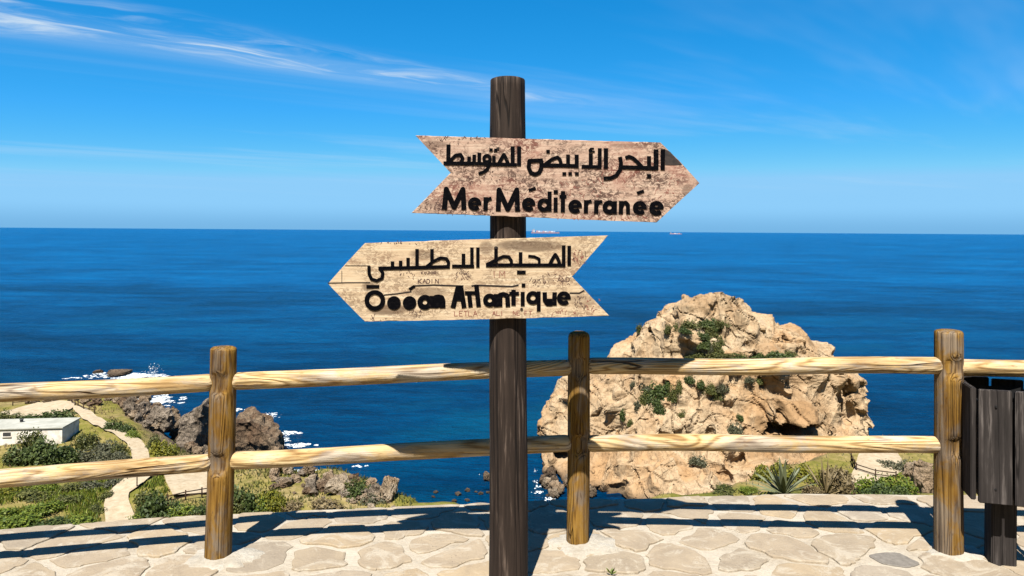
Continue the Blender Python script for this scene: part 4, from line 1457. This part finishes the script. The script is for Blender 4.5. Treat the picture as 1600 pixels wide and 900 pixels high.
lab1, grp1 = 'TONE weathered boulder in the jumble above the sea pool', 'boulders along the left shore'
for k in range(84):
    q = srnd.random()
    px = 196 + 150 * q + srnd.uniform(-10, 10)
    py = 634 + 82 * q + srnd.uniform(-16, 18)
    if 205 < px < 0 : continue
    wp = srnd.uniform(9, 28)
    shore_rock(px, py, wp, wp * srnd.uniform(.7, 1.2), srnd.choice((M_BROWNROCK, M_BROWNROCK, M_GREYROCK, M_PALEROCK)), lab1, grp1, 200 + k, dep=.9, tilt=(srnd.uniform(-20, 20), srnd.uniform(-20, 20)))
lab2, grp2 = 'small TONE stone scattered along the low bay shore', 'stones along the bay shore'
for k in range(80):
    q = srnd.random()
    px = 425 + 190 * q
    py = 742 + 40 * q + srnd.uniform(-8, 30) - 6
    wp = srnd.uniform(7, 26)
    shore_rock(px, py, wp, wp * srnd.uniform(.6, 1.0), srnd.choice((M_BROWNROCK, M_PALEROCK, M_PALEROCK, M_GREYROCK)), lab2, grp2, 300 + k)
lab3, grp3 = 'TONE wave-washed stone in the water at the cove head', 'stones in the cove'
for k in range(18):
    px = srnd.uniform(640, 900)
    py = srnd.uniform(770, 792) - 10 * abs((px - 770) / 130) * srnd.random()
    wp = srnd.uniform(5, 12)
    shore_rock(px, py, wp, wp * srnd.uniform(.35, .6), srnd.choice((M_BROWNROCK, M_GREYROCK)), lab3, grp3, 400 + k, zground=SEA_Z)
lab4, grp4 = 'TONE block of stone at the left foot of the great sea rock', 'blocks at the foot of the great rock'
for k in range(22):
    px = srnd.uniform(845, 930)
    py = srnd.uniform(745, 785)
    wp = srnd.uniform(10, 26)
    shore_rock(px, py, wp, wp * srnd.uniform(.7, 1.1), srnd.choice((M_BROWNROCK, M_PALEROCK, M_PALEROCK)), lab4, grp4, 500 + k, zground=SEA_Z)
lab5, grp5 = 'TONE rock on the headland beyond the flat-roofed shed', 'rocks on the far headland'
for k in range(24):
    px = srnd.uniform(20, 215)
    py = 626 + srnd.uniform(-6, 9)
    wp = srnd.uniform(8, 20)
    shore_rock(px, py, wp, wp * srnd.uniform(.5, .8), srnd.choice((M_BROWNROCK, M_PALEROCK)), lab5, grp5, 600 + k)

# ------------------------------------------------------------------ paths and sand
PATHS = []


def strip(name, px_line, label, n=10):
    """path given by photo pixels of its left and right borders"""
    A = [hit(a[0], a[1], 40) for a, b in px_line]; Bq = [hit(b[0], b[1], 40) for a, b in px_line]
    V, Fa = [], []
    pa, pb_ = [], []
    for i in range(len(A) - 1):
        m_ = max(2, int((A[i + 1] - A[i]).length / 1.0))
        for k in range(m_):
            q = k / m_
            pa.append(A[i].lerp(A[i + 1], q)); pb_.append(Bq[i].lerp(Bq[i + 1], q))
    pa.append(A[-1]); pb_.append(Bq[-1])
    for _ in range(6):
        for L_ in (pa, pb_):
            L_[1:-1] = [(L_[i - 1] + L_[i] * 2 + L_[i + 1]) / 4 for i in range(1, len(L_) - 1)]
    for i, (a, b) in enumerate(zip(pa, pb_)):
        for k in range(n + 1):
            e = 0.09 * mn.noise(Vector((i * .7, k * 9.0, 3))) if k in (0, n) else 0
            p = a.lerp(b, k / n) + (a - b).normalized() * e
            V.append((p.x, p.y, hz(p.x, p.y) + 0.30))
    for i in range(len(pa) - 1):
        for k in range(n):
            q = i * (n + 1) + k
            Fa.append((q, q + 1, q + n + 2, q + n + 1))
    PATHS.extend([((a.x + b.x) / 2, (a.y + b.y) / 2, (a - b).length / 2 + .1) for a, b in zip(pa, pb_)])
    o = link(name, mesh(name, V, Fa, True), None, M_PATH)
    tag(o, label, kind='structure')
    return o


strip('path', [((166, 825), (214, 825)), ((163, 800), (210, 804)), ((160, 782), (199, 786)), ((170, 768), (194, 772)), ((196, 753), (212, 757)), ((203, 742), (234, 745)), ((206, 722), (234, 724)),
               ((205, 705), (233, 707)), ((196, 692), (226, 694)), ((178, 680), (208, 682)), ((152, 668), (182, 668)), ((128, 657), (160, 657)), ((116, 645), (146, 648)), ((112, 636), (134, 640))],
      'pale sandy footpath winding past the shed to the shore')
strip('path', [((194, 778), (198, 768)), ((204, 772), (202, 760)), ((216, 764), (212, 753)), ((232, 752), (226, 746)), ((240, 744), (236, 740))], 'short sandy spur forking off the winding footpath', n=6)
strip('sand_patch', [((256, 742), (330, 740)), ((258, 752), (332, 750)), ((262, 764), (334, 760)), ((270, 778), (336, 772))], 'pale sandy clearing enclosed by a dark rail fence', n=14)
strip('sand_patch', [((-20, 655), (70, 652)), ((10, 645), (110, 644)), ((30, 636), (118, 636)), ((60, 631), (116, 631))], 'pale sandy terrace behind the flat-roofed shed', n=14)
strip('path', [((1316, 764), (1352, 764)), ((1330, 748), (1385, 750)), ((1335, 738), (1412, 742)), ((1338, 722), (1412, 724)), ((1342, 712), (1402, 710))], 'pale sandy track curving towards the great rock', n=12)

# ------------------------------------------------------------------ dark rail fences along the paths
def path_fence(pxs, label, step=1.9, hgt=1.05):
    pts = [hit(x, y, 40) for x, y in pxs]
    root = empty('rail_fence', (pts[0].x, pts[0].y, hz(pts[0].x, pts[0].y)))
    tag(root, label, 'fence', None)
    ps = [pts[0]]
    for a, b in zip(pts, pts[1:]):
        m_ = max(1, round((b - a).length / step))
        for k in range(1, m_ + 1):
            ps.append(a.lerp(b, k / m_))
    tops = []
    for p in ps:
        g = Vector((p.x, p.y, hz(p.x, p.y)))
        bm = bmesh.new()
        tube(bm, (0, 0, -.25), (0, 0, hgt + .15), 0.085, 0.08, 8)
        link('post', bm_mesh('post', bm, True), root, M_FENCE, g - root.location)
        tops.append(g)
    for a, b in zip(tops, tops[1:]):
        for z in (hgt * .5, hgt * .95):
            bm = bmesh.new()
            A = a - root.location + Vector((0, 0, z)); Bq = b - root.location + Vector((0, 0, z))
            tube(bm, A, Bq, 0.062, 0.062, 6)
            link('rail', bm_mesh('rail', bm, True), root, M_FENCE)
    return root


path_fence([(262, 790), (290, 783), (340, 774)], 'dark rail fence along the near side of the sandy clearing')
path_fence([(276, 744), (290, 743), (338, 738)], 'dark rail fence along the seaward side of the sandy clearing')
path_fence([(108, 628), (122, 637), (148, 646)], 'dark rail fence beside the path above the flat-roofed shed')
path_fence([(20, 634), (60, 630), (106, 628)], 'dark rail fence along the far sandy terrace')
path_fence([(1330, 722), (1338, 738), (1368, 748), (1400, 752)], 'dark rail fence curving beside the sandy track near the great rock')
g = hit(214, 764, 40)
bm = bmesh.new()
tube(bm, (0, 0, -.2), (0, 0, 1.9), 0.07, 0.06, 8)
tube(bm, (0, 0, 1.9), (0, 0, 1.94), 0.09, 0.05, 8)
o = link('path_post', bm_mesh('path_post', bm), None, M_FENCE, g)
tag(o, 'lone dark post standing where the footpath forks', 'post')

# ------------------------------------------------------------------ flat-roofed shed
m, t = material('white_render')
v = world_coord(t)
nn = t.noise(v, 0.9, 5.0, 0.65)
finish(t, t.ramp(nn, [(0.33, (0.70, 0.62, 0.50)), (0.5, (1.0, 0.93, 0.80)), (0.65, (1.2, 1.15, 1.02))]), 0.9, nn, 0.3, 0.03)
M_RENDER = m
m, t = material('grey_green_roof')
v = world_coord(t)
nn = t.noise(v, 0.7, 5.0, 0.65)
finish(t, t.ramp(nn, [(0.35, (0.42, 0.42, 0.35)), (0.65, (0.60, 0.59, 0.51))]), 0.85, nn, 0.3, 0.03)
M_ROOF = m
m, t = material('dark_opening'); finish(t, (0.05, 0.05, 0.05, 1), 0.7); M_OPEN = m
m, t = material('weathered_door'); finish(t, (0.30, 0.33, 0.36, 1), 0.7); M_DOOR = m
fr_ = G(97, 692, PLAT + .1)
shed = empty('shed', (fr_.x, fr_.y, PLAT), math.radians(7))
tag(shed, 'low white shed with a flat grey roof among bushes', 'shed')
LL, DDp, HH = 22.0, 5.2, 2.15
bm = bmesh.new(); box(bm, (-LL / 2, DDp / 2, HH / 2 - .4), (LL, DDp, HH + .8))
link('wall', bm_mesh('wall', bm), shed, M_RENDER)
bm = bmesh.new(); box(bm, (-LL / 2, DDp / 2, HH + .09), (LL + .3, DDp + .35, .17)); bmesh.ops.bevel(bm, geom=bm.edges[:], offset=.02, affect='EDGES')
rf = link('roof', bm_mesh('roof', bm), shed, M_ROOF)
bm = bmesh.new(); tube(bm, (-7, 3.4, HH + .15), (-7, 3.4, HH + .55), .22, .22, 10); tube(bm, (-7, 3.4, HH + .55), (-7, 3.4, HH + .62), .3, .24, 10)
link('vent', bm_mesh('vent', bm), rf, M_OPEN)
for x, w_, z0, z1, mt, nm in ((-7.2, 1.0, 1.2, 1.75, M_OPEN, 'window'), (-10.0, 1.0, .05, 1.95, M_DOOR, 'door'), (-12.6, 1.0, 1.2, 1.75, M_OPEN, 'window'), (-15.5, 1.0, 1.2, 1.75, M_OPEN, 'window')):
    bm = bmesh.new(); box(bm, (x, -.01, (z0 + z1) / 2), (w_, .08, z1 - z0))
    wn = link(nm, bm_mesh(nm, bm), shed, mt)
    bm = bmesh.new(); box(bm, (x, -.05, z0 - .05), (w_ + .2, .2, .08))
    link('sill' if nm == 'window' else 'threshold', bm_mesh('sill', bm), wn, M_RENDER)

# ------------------------------------------------------------------ shrubs on the coast


def coast_shrub(px, py, wp, hp, kind, label, group=None, cat='shrub', near=5.0):
    if group:
        label = label.replace('HUE', HUE[kind]); group = HUE[kind] + ' ' + group
    g = hit(px, py, near)
    k = g.y / F
    return shrub(g, wp * k, hp * k, kind, label, group, cat)


gA = 'leafy bushes in front of the shed'
for a in [(35, 722, 60, 38, 'dark'), (62, 722, 62, 58, 'dark'), (88, 722, 60, 42, 'dark'), (50, 706, 46, 40, 'olive'), (110, 722, 40, 30, 'dark'), (20, 724, 40, 26, 'olive')]:
    coast_shrub(*a, 'leafy HUE bush in front of the white shed wall', gA)
gB = 'bushes behind the shed'
for a in [(40, 662, 46, 20, 'dark'), (68, 660, 40, 26, 'dark'), (95, 660, 46, 30, 'dark'), (112, 664, 30, 20, 'dark'), (0, 660, 40, 22, 'olive'), (20, 660, 34, 16, 'olive')]:
    coast_shrub(*a, 'HUE bush growing behind the flat shed roof', gB, near=112)
gC = 'scrub between shed and path'
for a in [(125, 718, 40, 22, 'grey'), (150, 720, 46, 26, 'grey'), (178, 720, 42, 24, 'grey'), (140, 702, 40, 28, 'olive'), (165, 704, 44, 24, 'grey'), (188, 710, 34, 24, 'olive'), (128, 696, 30, 26, 'olive'), (196, 722, 30, 20, 'grey')]:
    coast_shrub(*a, 'HUE scrubby bush between the shed and the footpath', gC)
gD = 'bushes along the outer side of the path'
for a in [(178, 672, 34, 24, 'dark'), (196, 676, 30, 20, 'dark'), (210, 684, 30, 16, 'bright')]:
    coast_shrub(*a, 'HUE bush between the footpath and the shore boulders', gD)
for a in [(250, 712, 44, 32, 'yellow'), (266, 714, 36, 28, 'yellow'), (240, 702, 30, 26, 'olive')]:
    coast_shrub(*a, 'HUE bush beside the sea pool boulders', 'bushes by the sea pool')
for a in [(228, 800, 46, 40, 'olive'), (246, 806, 60, 56, 'dark'), (262, 806, 50, 30, 'dark'), (285, 804, 50, 22, 'bright'), (312, 802, 40, 20, 'dark'), (222, 812, 40, 22, 'bright')]:
    coast_shrub(*a, 'HUE leafy bush between the footpath and the clearing fence', 'bushes by the clearing fence')
for a in [(378, 796, 54, 56, 'dark'), (395, 800, 40, 44, 'dark'), (366, 800, 40, 40, 'olive')]:
    coast_shrub(*a, 'tall HUE bush beside the yellow-flowering bush', 'bushes beside the yellow bush')
for a in [(420, 796, 50, 48, 'yellow'), (434, 800, 36, 36, 'yellow'), (410, 800, 30, 30, 'bright')]:
    coast_shrub(*a, 'HUE flowering bush above the terrace edge', 'flowering bushes')
for a in [(556, 774, 50, 32, 'dark'), (545, 772, 36, 28, 'olive')]:
    coast_shrub(*a, 'HUE rounded bush on top of the rocky spur', 'bushes on the spur')
coast_shrub(586, 786, 44, 22, 'grey', 'grey-green bush at the foot of the spur rocks')
coast_shrub(505, 792, 70, 20, 'dry', 'straw-coloured dry bush below the spur', None)
coast_shrub(455, 798, 50, 18, 'dry', 'straw-coloured dry bush next to the yellow-flowering bush', None)
gE = 'mats at the near edge of the meadow'
for a in [(30, 826, 70, 24, 'bright'), (80, 826, 80, 26, 'dark'), (120, 822, 60, 20, 'bright'), (10, 806, 60, 20, 'bright'), (60, 800, 60, 18, 'bright'), (48, 780, 60, 18, 'olive'), (105, 786, 40, 16, 'olive'),
          (18, 770, 60, 20, 'yellow'), (150, 800, 34, 14, 'olive'), (145, 764, 46, 18, 'grey'), (178, 758, 44, 18, 'grey'), (110, 768, 40, 16, 'olive'), (75, 764, 40, 16, 'bright'), (165, 780, 30, 16, 'olive')]:
    coast_shrub(*a, 'low spreading HUE bush in the meadow beside the footpath', gE)
for a in [(1386, 728, 40, 14, 'grey'), (1415, 736, 50, 24, 'grey'), (1438, 738, 30, 18, 'grey')]:
    coast_shrub(*a, 'grey-green coastal shrub beside the far sandy track', 'shrubs by the sandy track')
for k_ in range(16):
    coast_shrub(1500 + 26 * k_, 745 + (k_ * 37) % 34, 44 + (k_ * 13) % 30, 26 + (k_ * 7) % 18, ('olive', 'dry', 'bright', 'grey')[k_ % 4], 'HUE scrub on the bank behind the litter bin', 'scrub behind the bin')
# close to the terrace wall, right
for a in [(1360, 776, 60, 40, 'bright'), (1390, 776, 66, 46, 'bright'), (1416, 778, 50, 42, 'bright'), (1376, 778, 56, 34, 'dark'), (1402, 780, 50, 34, 'dark')]:
    coast_shrub(*a, 'dense HUE bush just outside the terrace wall', 'dense bushes beyond the wall')
for a in [(1200, 752, 50, 40, 'yellow'), (1232, 748, 60, 40, 'yellow'), (1262, 752, 44, 38, 'yellow')]:
    coast_shrub(*a, 'yellow-green shrub behind the spiky agave', 'shrubs behind the agave')
for a in [(1308, 772, 60, 50, 'dry'), (1330, 774, 36, 34, 'dry'), (1268, 774, 40, 22, 'dry'), (1300, 752, 50, 30, 'dry'), (1322, 752, 40, 26, 'dry')]:
    coast_shrub(*a, 'dry straw-coloured shrub between the agave and the dense green bush', 'shrubs beside the agave')
for a in [(985, 776, 60, 12, 'bright'), (1010, 776, 40, 9, 'bright'), (1095, 770, 46, 10, 'bright'), (1128, 769, 54, 12, 'olive'), (1165, 768, 36, 10, 'bright')]:
    coast_shrub(*a, 'low HUE mat peeping over the terrace edge below the great rock', 'mats at the terrace edge')


# ------------------------------------------------------------------ agaves
def agave(px, py, wp, hp, n, seed, label, dry=False, name='agave', mat=None):
    g = hit(px, py)
    k = g.y / F
    H, Wd = hp * k, wp * k / 2
    r = random.Random(seed)
    root = empty(name, g)
    tag(root, label, 'plant')
    for i in range(n):
        az = i * 2.399 + r.uniform(-.2, .2)
        q = i / n
        el = math.radians(84 - 62 * q + r.uniform(-6, 6))
        Ln = H * 1.08 * (1.0 - .06 * q) * r.uniform(.85, 1.08) * (1 if not dry else r.uniform(.7, 1.1))
        dirv = Vector((math.cos(az) * math.cos(el) * 1.15, math.sin(az) * math.cos(el), math.sin(el)))
        side = Vector((-math.sin(az), math.cos(az), 0))
        upv = dirv.cross(side) * -1
        V, Fa = [], []
        m_ = 7
        for s in range(m_):
            f = s / (m_ - 1)
            wd_ = H * (0.078 if not dry else .028) * (0.75 + 0.9 * f - 1.62 * f * f) + .001
            cpos = dirv * (Ln * f) + Vector((0, 0, -0.14 * Ln * f * f * (0.3 + q))) - Vector((0, 0, .04))
            V += [tuple(cpos - side * wd_), tuple(cpos - upv * (wd_ * .45)), tuple(cpos + side * wd_), tuple(cpos - upv * (wd_ * -.08))]
        for s in range(m_ - 1):
            for e in range(4):
                a = s * 4 + e; b = s * 4 + (e + 1) % 4
                Fa.append((a, b, b + 4, a + 4))
        Fa.append((3, 2, 1, 0))
        link('leaf', mesh('leaf', V, Fa, False), root, mat or M_AGAVE)
    return root


agave(1224, 772, 92, 56, 34, 5, 'spiky grey-green agave growing just beyond the terrace wall')
agave(1290, 772, 70, 62, 30, 6, 'thin dry-leaved yucca behind the terrace wall', True, 'yucca', LEAF['dry'])

# ------------------------------------------------------------------ grass on the shelf and the slope
r = np.random.default_rng(12)


def grass(name, pxbox, n, hgt, kind, label, near=5.0):
    px = r.uniform(pxbox[0], pxbox[1], n * 3); py = r.uniform(pxbox[2], pxbox[3], n * 3)
    # spread evenly over the ground the box covers
    corners = [hit(a, b, near) for a in pxbox[:2] for b in pxbox[2:]]
    x0, x1 = min(c.x for c in corners), max(c.x for c in corners)
    y0, y1 = min(c.y for c in corners), max(c.y for c in corners)
    X = r.uniform(x0, x1, n); Y = r.uniform(y0, y1, n)
    clump = np.array([mn.noise(Vector((a * .22, b * .22, 3.0))) for a, b in zip(X, Y)])
    keep = clump > -0.12 + r.normal(0, .12, n)
    X, Y = X[keep], Y[keep]
    Z = height(X, Y)
    keep = Z > -30.2
    for qx, qy, qr in PATHS:
        keep &= np.hypot(X - qx, Y - qy) > qr
    X, Y, Z = X[keep], Y[keep], Z[keep]
    m_ = len(X)
    an = r.uniform(0, 6.28, m_); s = hgt * r.uniform(.5, 1.3, m_)
    wd_ = s * .22
    lean = r.normal(0, .35, (m_, 2)) * s[:, None]
    V = np.stack([np.stack([X - np.cos(an) * wd_, Y - np.sin(an) * wd_, Z - .05], 1), np.stack([X + np.cos(an) * wd_, Y + np.sin(an) * wd_, Z - .05], 1),
                  np.stack([X + lean[:, 0], Y + lean[:, 1], Z + s], 1)], 1).reshape(-1, 3)
    me = mesh(name, V.tolist(), np.arange(m_ * 3).reshape(-1, 3).tolist())
    o = link(name, me, None, LEAF[kind])
    tag(o, label, None, None, 'stuff')


grass('grass', (-60, 196, 745, 828), 26000, 0.42, 'bright', 'bright green grass of the meadow beside the footpath')
grass('flower_grass', (-60, 196, 745, 828), 9000, 0.34, 'yellow', 'yellow-green grass mixed into the meadow')
grass('dry_grass', (-60, 330, 690, 822), 16000, 0.34, 'dry', 'dry straw grass around the footpath')
grass('scrub_grass', (196, 640, 735, 806), 15000, 0.40, 'olive', 'olive grass between the footpath and the bay')
grass('bank_grass', (1150, 1900, 735, 775), 16000, 0.30, 'grey', 'grey-green grass on the bank beyond the terrace wall')

# ------------------------------------------------------------------ surf
fr = random.Random(15)
FV, FF = [], []


def foam_patch(px, py, wp, hp, n):
    for _ in range(n * 2):
        a = fr.gauss(0, .36), fr.gauss(0, .36)
        c = G(px + a[0] * wp, py + a[1] * hp, SEA_Z + 0.12)
        k = c.y / F
        R = fr.uniform(.04, .13) * wp * k * (1.9 if fr.random() < .25 else 1)
        Rd = R * fr.uniform(.5, 1.3)
        b0 = len(FV)
        m_ = 11
        zc_ = SEA_Z + fr.uniform(.04, .14)
        FV.append((c.x, c.y, zc_ + .05))
        for q in range(m_):
            t_a = 2 * math.pi * q / m_
            j = fr.uniform(.55, 1.25)
            FV.append((c.x + R * j * math.cos(t_a), c.y + Rd * j * math.sin(t_a), SEA_Z + .03))
        for q in range(m_):
            FF.append((b0, b0 + 1 + q, b0 + 1 + (q + 1) % m_))


for a in [(215, 587, 60, 5, 34), (240, 624, 44, 12, 34), (230, 632, 24, 6, 14), (188, 584, 50, 4, 16), (120, 590, 24, 2, 5), (148, 587, 30, 4, 10), (420, 647, 26, 4, 12), (425, 650, 14, 3, 6),
          (450, 676, 26, 6, 18), (446, 686, 16, 7, 14), (462, 694, 34, 4, 20), (322, 634, 14, 4, 8), (324, 644, 8, 5, 5), (480, 736, 50, 6, 26), (448, 736, 24, 5, 12), (372, 640, 24, 4, 8), (560, 728, 20, 3, 5),
          (760, 742, 8, 2, 4), (838, 752, 8, 4, 5), (846, 768, 16, 3, 10), (842, 760, 10, 4, 8), (858, 778, 18, 3, 10), (880, 784, 20, 2, 8), (836, 735, 6, 4, 5), (325, 668, 8, 8, 5), (412, 712, 60, 3, 12)]:
    foam_patch(*a)
for _ in range(150):                                    # spray thrown up behind the reef
    c = G(239, 586, SEA_Z)
    p = c + Vector((fr.gauss(0, .9), fr.gauss(0, .8), abs(fr.gauss(0, 1.0))))
    b0 = len(FV)
    s = fr.uniform(.06, .20)
    for q in range(4):
        FV.append((p.x + fr.uniform(-s, s), p.y + fr.uniform(-s, s), p.z + fr.uniform(-s, s)))
    FF += [(b0, b0 + 1, b0 + 2), (b0, b0 + 2, b0 + 3), (b0, b0 + 1, b0 + 3), (b0 + 1, b0 + 2, b0 + 3)]
o = link('surf', mesh('surf', FV, FF, False), None, M_FOAM)
tag(o, 'white surf breaking round the shore rocks', None, None, 'stuff')


# ------------------------------------------------------------------ ships on the horizon
def flat_mat(name, c):
    m_, t_m = material(name)
    nn_ = t_m.noise(world_coord(t_m), 0.05, 3.0)
    finish(t_m, t_m.ramp(nn_, [(0.3, tuple(x * .85 for x in c)), (0.7, c)]), 0.7)
    return m_


M_HULL = flat_mat('red_hull', (0.62, 0.42, 0.46)); M_SHIPW = flat_mat('ship_white', (0.75, 0.75, 0.74))  # ship colours paled and greyed, distance haze put into the paint
M_CONT = [flat_mat('container_red', (0.66, 0.42, 0.46)), flat_mat('container_grey', (0.9, 0.88, 0.9)), flat_mat('container_blue', (0.45, 0.58, 0.8))]


def ship(px, d, L, label, boxes):
    c = P(px, 360, d)
    root = empty('cargo_ship', (c.x, d, SEA_Z))
    tag(root, label, 'ship')
    bm = bmesh.new()
    hw = L * .07
    sec = [(-L / 2, .75, 0), (-L * .47, 1, 0), (L * .36, 1, 0), (L * .45, .6, .04), (L / 2, .05, .10)]
    rings = []
    for x, f, up in sec:
        h_ = L * (.045 + up * .15)
        rings.append([bm.verts.new(q) for q in ((x, -hw * f, h_), (x, -hw * f * .85, -2), (x, hw * f * .85, -2), (x, hw * f, h_))])
    for a, b in zip(rings, rings[1:]):
        for e in range(4):
            bm.faces.new((a[e], a[(e + 1) % 4], b[(e + 1) % 4], b[e]))
    bm.faces.new(rings[0]); bm.faces.new(rings[-1][::-1])
    link('hull', bm_mesh('hull', bm), root, M_HULL)
    bm = bmesh.new()
    box(bm, (-L * .40, 0, L * .045 + L * .045), (L * .05, hw * 1.7, L * .09))
    box(bm, (-L * .40, 0, L * .145), (L * .03, hw * 2.1, L * .02))
    link('bridge', bm_mesh('bridge', bm), root, M_SHIPW)
    bm = bmesh.new()
    tube(bm, (-L * .455, 0, L * .04), (-L * .455, 0, L * .13), L * .015, L * .013, 10)
    link('funnel', bm_mesh('funnel', bm), root, M_CONT[0])
    q = random.Random(int(px))
    for k in range(boxes):
        x = -L * .33 + L * .68 * (k + .5) / boxes
        hh = L * q.uniform(.03, .06)
        bm = bmesh.new()
        box(bm, (x, 0, L * .046 + hh / 2), (L * .6 / boxes, hw * 1.7, hh))
        link('container_stack', bm_mesh('container_stack', bm), root, M_CONT[k % 3])
    return root


ship(852, 10500, 400, 'long red container ship on the horizon beside the signpost', 9)
ship(1056, 10500, 175, 'small distant cargo ship on the horizon right of the signpost boards', 4)
